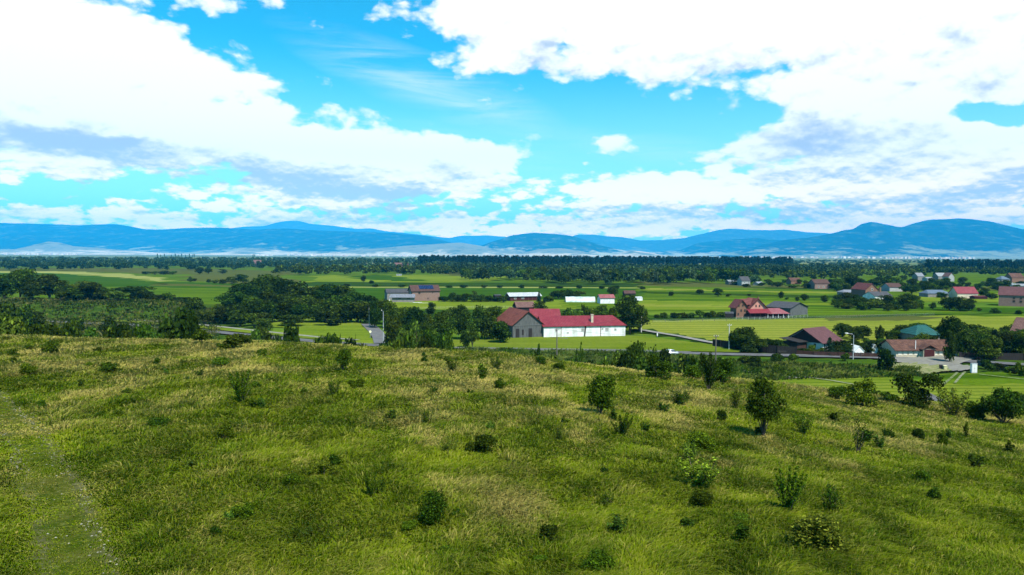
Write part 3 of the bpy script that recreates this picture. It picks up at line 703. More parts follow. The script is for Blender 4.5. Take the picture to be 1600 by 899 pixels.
def house(kind, label, cat, a, b, depth, wall_h, ridge_h, wall, roof, group=None, over=0.35, hip_l=0.0, hip_r=0.0, gable_front=False, windows=(), gwin=(), door=None, chimneys=(), gable_mat=None, roof_thick=0.14, sink=0.3, chm=None):
    """front wall from ground pixel a to ground pixel b; local x along it, y away from the viewer"""
    A = gp(*a); B = gp(*b); A.z = B.z = min(A.z, B.z); L = (B - A).length
    root = empty(kind, A, math.atan2(B.y - A.y, B.x - A.x)); tag(root, label, cat, group)
    D = depth; H = wall_h; Rz = ridge_h; z0 = -sink
    m_ = MB()
    if gable_front:   # ridge runs away from the viewer, gable faces front
        m_.prism([(0, z0), (L, z0), (L, H), (L / 2, Rz), (0, H)], 0, D)
        m_.make('wall', wall, root)
        k = (Rz - H) / (L / 2); e = over; lift = roof_thick + .02; rr = MB()
        rr.slab([(-e, -e, H - k * e + lift), (L / 2, -e, Rz + lift), (L / 2, D + e, Rz + lift), (-e, D + e, H - k * e + lift)], roof_thick)
        rr.slab([(L + e, -e, H - k * e + lift), (L / 2, -e, Rz + lift), (L / 2, D + e, Rz + lift), (L + e, D + e, H - k * e + lift)], roof_thick)
        ro = rr.make('roof', roof, root)
    else:
        o = 0; v = [(0, 0, z0), (L, 0, z0), (L, D, z0), (0, D, z0), (0, 0, H), (L, 0, H), (L, D, H), (0, D, H)]
        f = [(0, 1, 5, 4), (2, 3, 7, 6), (0, 3, 2, 1), (4, 5, 6, 7)]
        gl = hip_l == 0; gr = hip_r == 0
        if gl: v.append((0, D / 2, Rz)); f += [(3, 0, 4, len(v) - 1, 7)]
        else: f += [(3, 0, 4, 7)]
        if gr: v.append((L, D / 2, Rz)); f += [(1, 2, 6, len(v) - 1, 5)]
        else: f += [(1, 2, 6, 5)]
        if gl or gr: f.remove((4, 5, 6, 7)); 
        part('wall', v, f, wall, root)
        k = (Rz - H) / (D / 2); e = over; lift = roof_thick + .02; zl = H - k * e + lift; zr = Rz + lift
        xl = -e if gl else hip_l; xr = L + e if gr else L - hip_r
        rr = MB(); rr.slab([(-e, -e, zl), (L + e, -e, zl), (xr, D / 2, zr), (xl, D / 2, zr)], roof_thick)
        rr.slab([(-e, D + e, zl), (L + e, D + e, zl), (xr, D / 2, zr), (xl, D / 2, zr)], roof_thick)
        if not gl: rr.slab([(-e, -e, zl), (-e, D + e, zl), (xl, D / 2, zr)], roof_thick)
        if not gr: rr.slab([(L + e, -e, zl), (L + e, D + e, zl), (xr, D / 2, zr)], roof_thick)
        ro = rr.make('roof', roof, root)
    for (x, y, w_, z1) in chimneys:
        c = MB().box(x - w_ / 2, x + w_ / 2, y - w_ / 2, y + w_ / 2, H, z1).box(x - w_ / 2 - .08, x + w_ / 2 + .08, y - w_ / 2 - .08, y + w_ / 2 + .08, z1, z1 + .14)
        c.make('chimney', chm or wall, ro)
    for wd in windows: window(root, *wd[:4], frame=wd[4] if len(wd) > 4 else FRAME)
    for (side, y, z, w_, h_) in gwin: window(root, y, z, w_, h_, y=(0 if side < 0 else L), face='g', side=side)
    if door:
        x, w_, h_, dm = door; MB().box(x - w_ / 2, x + w_ / 2, -0.06, 0.02, 0, h_).make('door', dm, root)
    root['_L'] = L; 
    return root, ro, L
def clean(o):
    if '_L' in o.keys(): del o['_L']

# ---------------------------------------------------------------- the barn and the long white building
bar, bro, L = house('wooden_barn', 'old grey plank barn with a rusty red roof joined to the long white building', 'barn', (801, 529.2), (848.6, 527.6), 17, 4.1, 8.0, PLANK, ROOF_RUST, gable_front=True, over=0.5)
MB().box(0.05, L - 0.05, -0.09, -0.003, 3.75, 3.95).make('beam', surf('grey_beam', (0.11, 0.11, 0.105), None), bar)
for x in (1.5, 5.6): MB().box(x - .55, x + .55, -0.07, 0.01, 0.1, 2.9).make('door', BLACKW, bar)
MB().box(2.9, 3.5, -0.06, 0.01, 1.0, 2.6).make('hatch', BLACKW, bar)
wh, wro, L = house('farm_building', 'long white building with a red metal roof and a pale chimney', 'building', (849.6, 528.2), (977, 525.8), 10.5, 3.45, 6.0, WHITE, ROOF_RED, over=0.4, hip_r=2.4)
q = MB().box(14.6 + .7, 15.3 + .7, 1.4, 2.1, 3.4, 6.6).box(14.5 + .7, 15.4 + .7, 1.3, 2.2, 6.6, 6.8); q.make('chimney', CREAM, wro)
for x, w_ in ((5.4, .07), (17.9, .10)): MB().box(x - w_, x + w_, -0.05, -0.003, 0, 3.3).make('downpipe', FRAMEB, wh)
part('torn_panel', [(12.55, -.06, 0), (12.95, -.06, 0), (13.3, -.06, 3.3), (12.85, -.06, 3.3), (12.55, -.004, 0), (12.95, -.004, 0), (13.3, -.004, 3.3), (12.85, -.004, 3.3)],
     [(0, 1, 2, 3), (7, 6, 5, 4), (0, 4, 5, 1), (1, 5, 6, 2), (2, 6, 7, 3), (3, 7, 4, 0)], BLACKW, wh)
GREYP = surf('pane_grey', (0.30, 0.30, 0.28), (0.2, 0.2, 0.19), 3)
for x, z, w_, h_ in ((3.9, 1.9, .6, .8), (7.5, 1.3, .6, .25), (12.2, 1.8, .85, .85), (18.5, 2.35, .4, .3), (19.9, 1.8, .95, .85), (22.6, 1.9, .6, .55)):
    window(wh, x, z, w_, h_, frame=surf('frame_grey', (0.5, 0.5, 0.48), None), glass=GREYP)
# red cross wing behind, joined to both
MB().prism([(-4.2, -.3), (4.2, -.3), (4.2, 4.2), (0, 7.6), (-4.2, 4.2)], 0, 12).v
A = gp(849.6, 528.2)
wing = empty('farm_building', (A.x - 3.4, A.y + 10.4, 0), R(4)); tag(wing, 'red metal roofed block between the rusty barn roof and the long white building', 'building')
wv_ = MB().v
part('wall', [(0, 0, -.3), (9, 0, -.3), (9, 8, -.3), (0, 8, -.3), (0, 0, 4.6), (9, 0, 4.6), (9, 8, 4.6), (0, 8, 4.6), (0, 4, 7.5), (9, 4, 7.5)], [(0, 1, 5, 4), (2, 3, 7, 6), (0, 3, 2, 1), (3, 0, 4, 8, 7), (1, 2, 6, 9, 5)], WHITE, wing)
MB().slab([(-.4, -.5, 4.5), (9.4, -.5, 4.5), (9.4, 4, 7.75), (-.4, 4, 7.75)], .14).slab([(-.4, 8.5, 4.5), (9.4, 8.5, 4.5), (9.4, 4, 7.75), (-.4, 4, 7.75)], .14).make('roof', ROOF_RED, wing)
for o_ in (bar, wh): clean(o_)
b1, _, _ = house('shed', 'small shed with a dull pink-brown roof just behind the barn', 'shed', (808, 494), (835, 493.5), 6, 3.6, 5.6, BLACKW, ROOF_BRICK, over=.4); clean(b1)

# brick farmhouse with solar panels, left of it the low annexes
fh, fro, L = house('brick_farmhouse', 'pink brick farmhouse with dark blue solar panels on its brown roof', 'house', (644, 471), (687, 470.2), 9, 5.4, 8.3, BRICK, ROOF_BROWN, over=.5, windows=[(3.9, 3.9, 1.0, .9, FRAMEB), (8.6, 1.0, .45, .7, FRAMEB), (11.2, 4.2, .35, .4, FRAMEB)], gwin=[(-1, 4, 4, 1, 1)])
k_ = (8.3 - 5.4) / 4.5
for i in range(6):
    x0 = 4.3 + i * 1.32
    MB().slab([(x0, 1.1, 5.4 + 1.1 * k_ + .30), (x0 + 1.26, 1.1, 5.4 + 1.1 * k_ + .30), (x0 + 1.26, 4.0, 5.4 + 4.0 * k_ + .30), (x0, 4.0, 5.4 + 4.0 * k_ + .30)], .06).make('solar_panel', SOLAR, fro)
clean(fh)
an, aro, L = house('annexe', 'grey roofed stone annexe left of the pink brick farmhouse', 'outbuilding', (605, 469.5), (640, 469), 10, 4.0, 5.9, BLOCK, ROOF_GREY, over=.3); clean(an)
lt = empty('lean_to', gp(607.5, 472.6), R(2)); tag(lt, 'low lean-to with a pale sheet roof before the grey annexe', 'outbuilding')
MB().box(1.6, 13.0, 0.3, 4.6, -.2, 2.3).make('wall', BLOCK, lt)
MB().slab([(0, -.5, 2.55), (13.6, -.5, 2.55), (13.2, 5.2, 4.0), (.4, 5.2, 4.0)], .12).make('roof', METAL_G, lt)
for x in (.3, ): MB().box(x, x + .18, 0, .18, -.2, 2.5).make('post', FRAME, lt)
for x in (5.6, 10.2): MB().box(x - .8, x + .8, .24, .32, 1.8, 2.15).make('window', GLASS, lt)

# sheds and tunnels behind
sh, sro, L = house('shed', 'long dark red shed with a light sheet metal roof', 'shed', (797, 471), (845, 470), 6.5, 2.7, 4.3, MAROON, METAL_L, over=.6, windows=[(3, 1.2, 1.2, .7), (7.4, 1.2, 1.2, .7)]); clean(sh)
for i in range(7):
    MB().box(1 + i * 2.4, 1.2 + i * 2.4, -0.08, -0.01, 0, 2.6).make('post', FRAMEB, sh)
hu, _, _ = house('shed', 'little black hut between the dark hedge and the metal-roofed shed', 'shed', (773.5, 471.5), (783, 471.3), 3, 3.2, 3.6, BLACKW, ROOF_GREY, over=.2); clean(hu)
tn = empty('polytunnel', gp(884, 472.6), R(1)); tag(tn, 'long white plastic tunnel standing in the green field', 'greenhouse')
n_ = 10; pr = [(3.2 * math.cos(math.pi * k / n_), 2.9 * math.sin(math.pi * k / n_)) for k in range(n_ + 1)]
tv = []; tf = []
for i in range(9):
    for (y, z) in pr: tv.append((i * 1.95, y + 3, z * (1 - .04 * (i % 2))))
for i in range(8):
    for k in range(n_): a_ = i * (n_ + 1) + k; tf.append((a_, a_ + 1, a_ + n_ + 2, a_ + n_ + 1))
part('cover', tv, tf, surf('plastic_film', (0.50, 0.58, 0.56), (0.28, 0.38, 0.32), 0.6, rough=0.35, spec=.5), tn, True)
for i in (0, 4, 8):
    paths = [([(i * 1.95, y + 3, z * 1.02) for y, z in pr], [.06] * (n_ + 1))]
    me = tubes('hoop', paths, METAL_G); link('hoop', me, tn)
ct, _, _ = house('cottage', 'tiny white cottage with a pink roof beside the white tunnel', 'cottage', (938, 475), (960, 474.8), 5, 3.0, 4.6, WHITE, ROOF_PINK, over=.4); clean(ct)
c2, _, _ = house('shed', 'low brown shed behind the big tree right of the white building', 'shed', (976, 464), (993, 464), 5, 2.0, 3.6, BLACKW, ROOF_BROWN, over=.3); clean(c2)
wc, _, _ = house('shed', 'small pale shed right of the big tree', 'shed', (994, 470.5), (1004, 470.3), 2.5, 1.5, 2.2, WHITE, METAL_L, over=.1); clean(wc)

# pink two-storey house
A = gp(1171, 497.4); B = gp(1200, 497.8)
ph = empty('pink_house', (A.x, A.y, 0), R(10)); tag(ph, 'two-storey pink house with steep dark red roofs in the green fields', 'house')
# right block: gable to the front; left block: own gable, turned to the left
MB().prism([(0, -.2), (8.2, -.2), (8.2, 5.0), (4.1, 9.0), (0, 5.0)], 0, 9).make('wall', PINK, ph)
MB().prism([(0, -.2), (5.6, -.2), (5.6, 5.2), (2.8, 8.4), (0, 5.2)], 0, 6).make('wall', BRICKO, ph, 'brick left wing wall')
ph.children[1].location = (-5.9, 1.4, 0)
rf = MB(); kk = 4.0 / 4.1
rf.slab([(-.7, -.8, 5.2 - .7 * kk), (4.1, -.8, 9.2), (4.1, 9.6, 9.2), (-.7, 9.6, 5.2 - .7 * kk)], .18).slab([(8.9, -.8, 5.2 - .7 * kk), (4.1, -.8, 9.2), (4.1, 9.6, 9.2), (8.9, 9.6, 5.2 - .7 * kk)], .18)
rm = rf.make('roof', ROOF_BROWN if False else roofm('tiles_darkred', (0.085, 0.022, 0.020), (0.13, 0.040, 0.033), 0.4), ph)
k2 = 3.2 / 2.8
MB().slab([(-6.6, .7, 5.4 - .7 * k2), (-3.1, .7, 8.6), (-3.1, 8.6, 8.6), (-6.6, 8.6, 5.4 - .7 * k2)], .18).slab([(.4, .7, 5.4 - .7 * k2), (-3.1, .7, 8.6), (-3.1, 8.6, 8.6), (.4, 8.6, 5.4 - .7 * k2)], .18).make('roof', _mats['tiles_darkred'], ph)
MB().slab([(-3.1, 4.4, 8.62), (4.1, 4.4, 9.15), (4.1, 8.4, 6.4), (-3.1, 8.4, 6.4)], .16).slab([(-3.1, 4.4, 8.62), (4.1, 4.4, 9.15), (4.1, 1.2, 6.2), (-3.1, 1.2, 6.2)], .16).make('roof', _mats['tiles_darkred'], ph)
MB().box(6.3, 6.9, 4, 4.7, 6, 9.6).make('chimney', BRICKO, rm)
MB().box(6.85, 7.25, -.12, -.003, 2.6, 7.0).make('flue', METAL_G, ph)
for x in (3.2, 4.9): window(ph, x, 5.2, .55, .9, frame=FRAMEB)
for x, z in ((-4.7, 5.3), (-4.9, 1.3), (-3.5, 3.0), (-1.6, 3.0), (-2.7, 5.4)): window(ph, x, z, .7, 1.0, y=1.4, frame=FRAMEB)
ph.scale = (.86, .86, .86)
ve = MB().slab([(-1.5, -3.2, 2.55), (9.3, -3.2, 2.55), (9.3, -.05, 4.3), (-1.5, -.05, 4.3)], .12).make('porch_roof', ROOF_RED, ph)
for x in (-1.3, 1.2, 3.8, 6.4, 9.0): MB().box(x, x + .18, -3.0, -2.82, -.1, 2.5).make('post', DARKWOOD, ve)
MB().box(-1.4, 9.2, -.9, -.1, -.1, 2.5).make('porch_wall', MAROON, ph)
gr_ = empty('garage', gp(1199, 498), R(6)); gr_.scale = (.92, .92, .82); tag(gr_, 'low open garage with a bright pink-red roof between pink house and grey barn', 'garage')
MB().box(.2, 9.6, 1.4, 5.4, -.1, 2.2).make('wall', MAROON, gr_)
MB().slab([(-.3, -.4, 2.35), (10.2, -.4, 2.35), (8.0, 5.8, 4.6), (-.6, 5.8, 4.6)], .12).make('roof', ROOF_PINK, gr_)
for x in (.2, 2.5, 4.9, 7.2, 9.6): MB().box(x, x + .16, 0, .16, -.1, 2.3).make('post', FRAME, gr_)
gb, _, _ = house('wooden_barn', 'grey plank barn with a slate-coloured roof right of the pink house', 'barn', (1231, 494.5), (1256, 491.5), 14, 4.0, 6.4, PLANK, ROOF_GREY, gable_front=True, over=.6); clean(gb)
gb.location.x += 1.0; gb.scale = (.88, .8, .85); gb.rotation_euler.z = R(38)
fb_, _, _ = house('shed', 'low black shed at the left wall of the pink house', 'shed', (1133, 497.5), (1146, 497.8), 4, 1.8, 2.4, BLACKW, ROOF_GREY, over=.1); clean(fb_)

# dark house behind the dark fence
dh, dro, L = house('dark_house', 'dark brown house with a mauve roof and a black gable', 'house', (1284, 549.4), (1337, 549.4), 10.5, 2.4, 5.5, surf('plaster_bluewhite', (0.55, 0.56, 0.55), (0.45, 0.46, 0.46), 1), ROOF_MAUVE, over=.7, windows=[(1.3, .9, .8, 1.0), (3.6, .9, .7, 1.0)], gwin=[(-1, 2, .9, .8, 1.0)])
part('gable_boards', [(-.10, 0, 2.1), (-.10, 10.5, 2.1), (-.10, 5.25, 5.3), (-.003, 0, 2.1), (-.003, 10.5, 2.1), (-.003, 5.25, 5.3)], [(0, 1, 2), (5, 4, 3), (0, 3, 4, 1), (1, 4, 5, 2), (2, 5, 3, 0)], DARKWOOD, dh)
clean(dh); dh.rotation_euler.z += R(34)
MB().box(-4.6, -.2, 4.2, 9.2, -.2, 2.2).make('carport_wall', DARKWOOD, dh); MB().slab([(-4.9, 3.6, 2.35), (-.12, 3.6, 2.35), (-.12, 9.4, 3.1), (-4.9, 9.4, 3.1)], .12).make('carport_roof', BLACKW, dh)

# tiled house with gate
th, tro, L = house('tiled_house', 'long cream house with old brown tiles and a dark red gate under a small gable', 'house', (1400, 559.2), (1496.5, 559), 8, 2.45, 4.9, CREAM, ROOF_TILE, over=.55)
sc_ = L / 97.0
X = lambda px: (px - 1400) * sc_
for x0 in (1403, 1411.5, 1420, 1428.5, 1435.5): 
    a0, a1 = X(x0), X(x0 + 5.6); pts = [(a0, -.05, .75), (a1, -.05, .75), (a1, -.05, 1.75)] + [((a0 + a1) / 2 + (a1 - a0) / 2 * math.cos(t_), -.05, 1.75 + .32 * math.sin(t_)) for t_ in np.linspace(0.3, 2.84, 7)] + [(a0, -.05, 1.75)]
    n_ = len(pts); part('arched_panel', pts + [(p[0], -.004, p[2]) for p in pts], [tuple(range(n_)), tuple(range(2 * n_ - 1, n_ - 1, -1))] + [(i, (i + 1) % n_, n_ + (i + 1) % n_, n_ + i) for i in range(n_)], PLW, th)
for x0 in (1460, 1467.5, 1474, 1480, 1489.5):
    a0, a1 = X(x0), X(x0 + 4.6); MB().box(a0, a1, -.05, -.004, .75, 2.1).make('wall_panel', PLW, th)
gx0, gx1 = X(1439.5), X(1457.5)
g_ = MB().box(gx0, gx1, -.9, -.01, -.1, 2.85).make('gate_porch', CREAM, th)
for i in range(2): MB().box(gx0 + .15 + i * (gx1 - gx0 - .3) / 2, gx0 + .13 + (i + 1) * (gx1 - gx0 - .3) / 2, -1.0, -.91, 0, 2.7).make('gate_leaf', MAROON, g_)
gc = (gx0 + gx1) / 2
MB().slab([(gx0 - .6, -1.3, 2.75), (gc, -1.3, 4.2), (gc, 3.2, 4.2), (gx0 - .6, 3.2, 2.75)], .14).slab([(gx1 + .6, -1.3, 2.75), (gc, -1.3, 4.2), (gc, 3.2, 4.2), (gx1 + .6, 3.2, 2.75)], .14).make('porch_roof', ROOF_TILE, th)
part('porch_gable', [(gx0, -.95, 2.86), (gx1, -.95, 2.86), (gc, -.95, 3.98), (gx0, -.9, 2.86), (gx1, -.9, 2.86), (gc, -.9, 3.98)], [(0, 1, 2), (5, 4, 3), (0, 3, 4, 1), (1, 4, 5, 2), (2, 5, 3, 0)], DARKWOOD, th)
MB().box(X(1430), X(1430) + .12, 0, .12, 2.6, 5.3).make('pipe', FRAME, tro)
clean(th); th.scale = (1, 1, .8)

te, _, _ = house('barn', 'barn with a teal green roof almost hidden by garden trees', 'barn', (1431, 541), (1468, 541), 9, 3.2, 5.4, BLOCK, ROOF_TEAL, over=.5, hip_l=3, hip_r=1.5); clean(te)
rr_, _, _ = house('house', 'house with a pinkish roof cut by the right edge above the garden trees', 'house', (1581, 540), (1640, 545), 9, 4.2, 7.6, BRICKO, ROOF_BRICK, over=.5, chimneys=[(3.5, 3, .9, 8.0)], chm=DARKWOOD); clean(rr_)
# two white tents left of the tiled house
for lab, x0, x1, yb in (('larger white gabled tent left of the tiled house', 1335, 1350, 556), ('smaller white gabled tent touching the trees left of the tiled house', 1362, 1371, 553)):
    te2, _, _ = house('tent', lab, 'tent', (x0, yb), (x1, yb), 4, 1.2, 2.4, surf('tent_cloth', (0.75, 0.75, 0.72), (0.65, 0.66, 0.64), 1), surf('tent_cloth', (0, 0, 0)), gable_front=True, over=.15, roof_thick=.05); clean(te2)

# village houses, right
WHITE2 = surf('plaster_dull', (0.34, 0.35, 0.34), (0.27, 0.28, 0.27), 0.7, rough=0.9)
METAL_D = roofm('sheet_dull', (0.16, 0.175, 0.185), (0.22, 0.235, 0.245), 0.9, rough=0.6)
vh = [
 ('house', 'orange brick house with a dark red roof, gable to the front', 'house', (1352, 466), (1372, 466), 16, 5.0, 8.6, BRICKO, roofm('tiles_darkred', (0, 0, 0), (0, 0, 0)), dict(gable_front=True, windows=[(2.6, 1.3, .9, 1.1), (5.6, 1.3, .9, 1.1), (4.1, 4.6, .9, 1.1)])),
 ('house', 'white house with a mauve-grey roof before the orange brick house', 'house', (1367, 471.5), (1394, 471), 9, 3.0, 5.2, WHITE, ROOF_GREY, dict(windows=[(2, 1, .9, 1.0), (6, 1, .9, 1.0)], chimneys=[(7, 4, .8, 7.4)], chm=BRICKO)),
 ('house', 'white-gabled house under a brown roof behind the white one', 'house', (1390, 456), (1410, 456), 10, 3.2, 5.8, WHITE2, ROOF_BROWN, dict()),
 ('shed', 'long low shed with a blue-grey roof in the village', 'shed', (1450, 465), (1486, 465), 9, 2.4, 4.3, BLOCK, ROOF_BLUE, dict(hip_l=2, hip_r=3)),
 ('shed', 'low grey-roofed shed left of the orange brick house', 'shed', (1318, 462), (1345, 462), 8, 2.0, 3.4, BLOCK, METAL_G, dict(hip_l=2, hip_r=2)),
 ('house', 'yellow house with a bright red roof among the village trees', 'house', (1496, 467), (1528, 467), 8, 3.2, 6.8, CREAM, ROOF_RED, dict(gwin=[(1, 4, 3, .8, .9)])),
 ('house', 'large unfinished brick house with a brown roof at the right edge', 'house', (1560, 478), (1640, 481), 12, 5.6, 9.6, BRICK, ROOF_MAUVE, dict(windows=[(6.5, 2.2, 1.0, .8, FRAMEB), (9.4, 2.2, 1.0, .8, FRAMEB), (6.5, 3.9, .9, .6, FRAMEB), (9.4, 3.9, .9, .6, FRAMEB), (18, 2.2, 1.0, .8, FRAMEB)])),
 ('shed', 'flat maroon roofed shed right of the yellow house', 'shed', (1524, 468), (1543, 468), 5, 1.2, 2.0, MAROON, MAROON, dict()),
 ('house', 'pale brown gabled house at the left end of the village', 'house', (1273, 452), (1296, 452), 10, 4.2, 7.2, BRICK, ROOF_BROWN, dict(windows=[(3, 1.2, .9, 1.0), (7, 1.2, .9, 1.0)])),
 ('house', 'low brown house among hedges beyond the pink house', 'house', (1236, 444.5), (1252, 444.5), 9, 3.2, 5.6, BRICKO, ROOF_TILE, dict()),
 ('house', 'white house with a dark roof beyond the field trees', 'house', (1159, 447), (1172, 447), 10, 4.2, 7.6, WHITE2, ROOF_GREY, dict(windows=[(2.5, 2.4, 1, 1.2), (6, 2.4, 1, 1.2)])),
 ('shed', 'long pale shed left of the far white house', 'shed', (1139, 445), (1157, 445), 8, 2.6, 3.8, BLOCK, METAL_D, dict()),
 ('tent', 'white sheet-covered shelter right of the far white house', 'shelter', (1185, 446.5), (1194, 446), 5, 1.6, 3.0, WHITE2, METAL_D, dict()),
 ('house', 'grey-roofed house at the foot of the right pine wood', 'house', (1434, 439), (1444, 439), 9, 4.6, 8.0, BLOCK, METAL_G, dict()),
 ('shed', 'white flat shed at the foot of the right pine wood', 'shed', (1449, 440), (1459, 440), 8, 3.0, 4.2, WHITE2, METAL_D, dict()),
 ('house', 'pale grey house right of the white flat shed', 'house', (1466, 439), (1479, 439), 9, 4.6, 8.0, BLOCK, METAL_D, dict()),
 ('house', 'bright white-gabled house with an orange roof below the pine wood', 'house', (1482, 440), (1491, 440), 9, 5.0, 8.5, WHITE2, ROOF_BRICK, dict(gable_front=True)),
 ('shed', 'white box-like shed at far right', 'shed', (1556, 445), (1564, 445), 6, 2.6, 3.4, WHITE2, METAL_D, dict()),
 ('house', 'house with a pale blue roof at far right', 'house', (1565, 443), (1578, 443), 9, 3.8, 6.5, BLOCK, ROOF_BLUE, dict(hip_l=3, hip_r=3)),
 ('shed', 'second white shed, in front of the pale blue roof', 'shed', (1570, 447.5), (1583, 447.5), 6, 2.4, 3.2, WHITE2, METAL_D, dict()),
 ('house', 'dark red roofed house at far right behind the white sheds', 'house', (1581, 442), (1600, 442), 10, 5.0, 9.0, BRICKO, ROOF_TILE, dict()),
 ('shed', 'long pale shed cut by the right edge behind the brick house', 'shed', (1583, 453), (1640, 454), 9, 3.0, 4.4, CREAM, METAL_D, dict()),
 ('shed', 'dark low shed left of the white sheds at far right', 'shed', (1540, 444.5), (1556, 444.5), 6, 1.8, 2.4, BLACKW, BLACKW, dict()),
 ('house', 'far pink building with an orange roof among the tree belts', 'house', (617, 418.5), (638, 418.5), 14, 5.0, 9.0, PINK, ROOF_BRICK, dict()),
 ('house', 'far brown house half hidden in the left tree belt', 'house', (396, 416), (408, 416), 12, 7, 12, BRICKO, ROOF_BRICK, dict()),
 ('shed', 'white patch of a shed in the light field above the farmhouse', 'shed', (619.5, 431.2), (627.5, 431.2), 4, 1.4, 1.9, WHITE2, METAL_D, dict()),
]
for kind, lab, cat, a, b, dep, wh_, rh, wm, rm_, kw in vh:
    o_, _, _ = house(kind, lab, cat, a, b, dep, wh_, rh, wm, rm_, **kw); clean(o_)
# distant town at the foot of the hills: it reads as one mass
mtv = MB(); r_ = random.Random(9)
for k in range(420):
    x = r_.choice([r_.uniform(-20, 120), r_.uniform(400, 700), r_.uniform(1150, 1520), r_.uniform(1380, 1520)]); D = r_.uniform(7500, 11500); d = ray(x, 430); w_ = r_.uniform(10, 34); h_ = r_.uniform(7, 22)
    X_ = d.x / d.y * D; mtv.box(X_, X_ + w_, D, D + w_, -1, h_)
tag(mtv.make('distant_town', surf('town_walls', (0.75, 0.72, 0.66), (0.45, 0.32, 0.26), 0.02, coord='World')), kind='stuff')
# ---------------------------------------------------------------- poles, lamps, fences, car and small things
POLEW = surf('pole_wood', (0.10, 0.085, 0.07), (0.16, 0.14, 0.12), 4, rough=.95, stretch=(1, 1, .1))
POLEC = surf('pole_concrete', (0.48, 0.47, 0.43), (0.38, 0.37, 0.34), 2, rough=.9)
GALV = surf('galvanised', (0.42, 0.44, 0.45), None, rough=.5, metal=.3)
def tall(px, yb, ytop):
    p = flat(px, yb) if yb > 480 else gp(px, yb)
    if p.y < 125: p = gp(px, yb)
    d = ray(px, ytop); return p, CAM_Z + d.z / d.y * p.y - p.z
def pole(px, yb, ytop, mat, label, r=.13, arms=1, group='utility poles'):
    p, h = tall(px, yb, ytop); root = empty('utility_pole', p); tag(root, label, 'utility pole', group)
    MB().cyl(0, 0, -.4, h, r * 1.25, r * .8).make('post', mat, root)
    for i in range(arms):
        ca = MB().box(-.55, .55, -.20, -.12, h - .45 - i * .6, h - .33 - i * .6).make('crossarm', mat, root)
        for x in (-.48, 0, .48): MB().cyl(x, -.16, h - .33 - i * .6, h - .12 - i * .6, .05, .03, 8).make('insulator', FRAME, ca)
    return root, p, h
U1 = pole(870, 562, 513, POLEW, 'dark wooden utility pole standing before the long white wall')
U2 = pole(1118, 575, 523, POLEW, 'dark wooden utility pole in the weeds before the dark fence')
U3 = pole(1139, 547, 506, POLEC, 'grey concrete pole at the start of the dark fence', arms=1)
U4 = pole(1002, 520.5, 487, POLEC, 'pale concrete pole beside the farm track and the big tree', arms=0, r=.15)
U5 = pole(577, 513, 480, POLEC, 'thin pale pole among the trees left of the lane', arms=0)
def wire(a, b, sag=.8):
    pts = [(a.lerp(b, t) + Vector((0, 0, -sag * 4 * t * (1 - t)))) for t in [i / 10 for i in range(11)]]
    me = tubes('power_line', [([tuple(p) for p in pts], [.022] * 11)], BLACKW); return link('power_line', me)
for a, b, lab in ((U1, U2, 'thin power line from the pole by the white wall to the pole in the weeds'), (U1, U4, 'thin power line crossing the white wall toward the pale pole'), (U2, U3, 'short power line between the two poles at the dark fence')):
    tag(wire(a[1] + Vector((0, -.16, a[2] - .15)), b[1] + Vector((0, -.16, b[2] - .15))), lab, 'power line')
def lamp(px, yb, ytop, label, side, r=.09):
    p, h = tall(px, yb, ytop); root = empty('street_lamp', p); tag(root, label, 'street lamp', 'street lamps')
    MB().cyl(0, 0, -.3, h - .25, r * 1.3, r * .7).make('post', GALV, root)
    me = tubes('arm', [([(0, 0, h - .3), (side * .25, 0, h - .05), (side * 1.5, -.1, h + .15)], [.05, .045, .035])], GALV); link('arm', me, root)
    MB().prism([(side * 1.4, h + .08), (side * 1.4, h + .26), (side * 2.1, h + .28), (side * 2.15, h + .14)], -.28, .12).make('lamp_head', FRAME, root)
lamp(1333, 562, 522, 'grey street lamp with a curved arm by the road in front of the tents', -1)
lamp(599, 541, 486, 'tall street lamp with a white head standing at the lane', -.25, .10)
# fences and hedges at the dark property
def board_fence(name, pts, h, mat, label, cat='fence', z=0, step=2.4, rail=True):
    c = [flat(x, y) for x, y in pts]; root = empty(name, c[0]); tag(root, label, cat); o0 = c[0]
    for a, b in zip(c, c[1:]):
        d = (b - a); L = d.length; d.normalize(); q = Vector((-d.y, d.x, 0)); a = a - o0; n = max(1, int(L / step))
        m_ = MB(); w_ = .14; k = 0; x = 0
        while x < L - .02:
            x2 = min(x + w_ - .015, L); hh = h * (1 + .015 * math.sin(x * 9)); p0 = a + d * x; p1 = a + d * x2; e = q * .02; o = len(m_.v)
            m_.v += [tuple(p0 - e + Vector((0, 0, -.1))), tuple(p1 - e + Vector((0, 0, -.1))), tuple(p1 + e + Vector((0, 0, -.1))), tuple(p0 + e + Vector((0, 0, -.1))), tuple(p0 - e + Vector((0, 0, hh))), tuple(p1 - e + Vector((0, 0, hh))), tuple(p1 + e + Vector((0, 0, hh))), tuple(p0 + e + Vector((0, 0, hh)))]
            m_.f += [tuple(i + o for i in f_) for f_ in [(0, 3, 2, 1), (4, 5, 6, 7), (0, 1, 5, 4), (1, 2, 6, 5), (2, 3, 7, 6), (3, 0, 4, 7)]]; x += w_
        m_.make('boards', mat, root)
        for i in range(n + 1):
            p = a + d * (L * i / n) - q * .09
            MB().box(p.x - .06, p.x + .06, p.y - .06, p.y + .06, -.2, h + .08).make('post', mat, root)
    return root
board_fence('board_fence', [(1114, 542), (1139, 545.5), (1170, 549.5), (1215, 553.5), (1245, 555.2)], 2.1, BLACKW, 'tall black board fence beside the farm track')
board_fence('board_fence', [(1245, 555.6), (1272, 557.4), (1310, 558.6), (1345, 559.6), (1385, 560.6)], 1.3, DARKWOOD, 'low dark fence in front of the dark house and the tents', step=3)
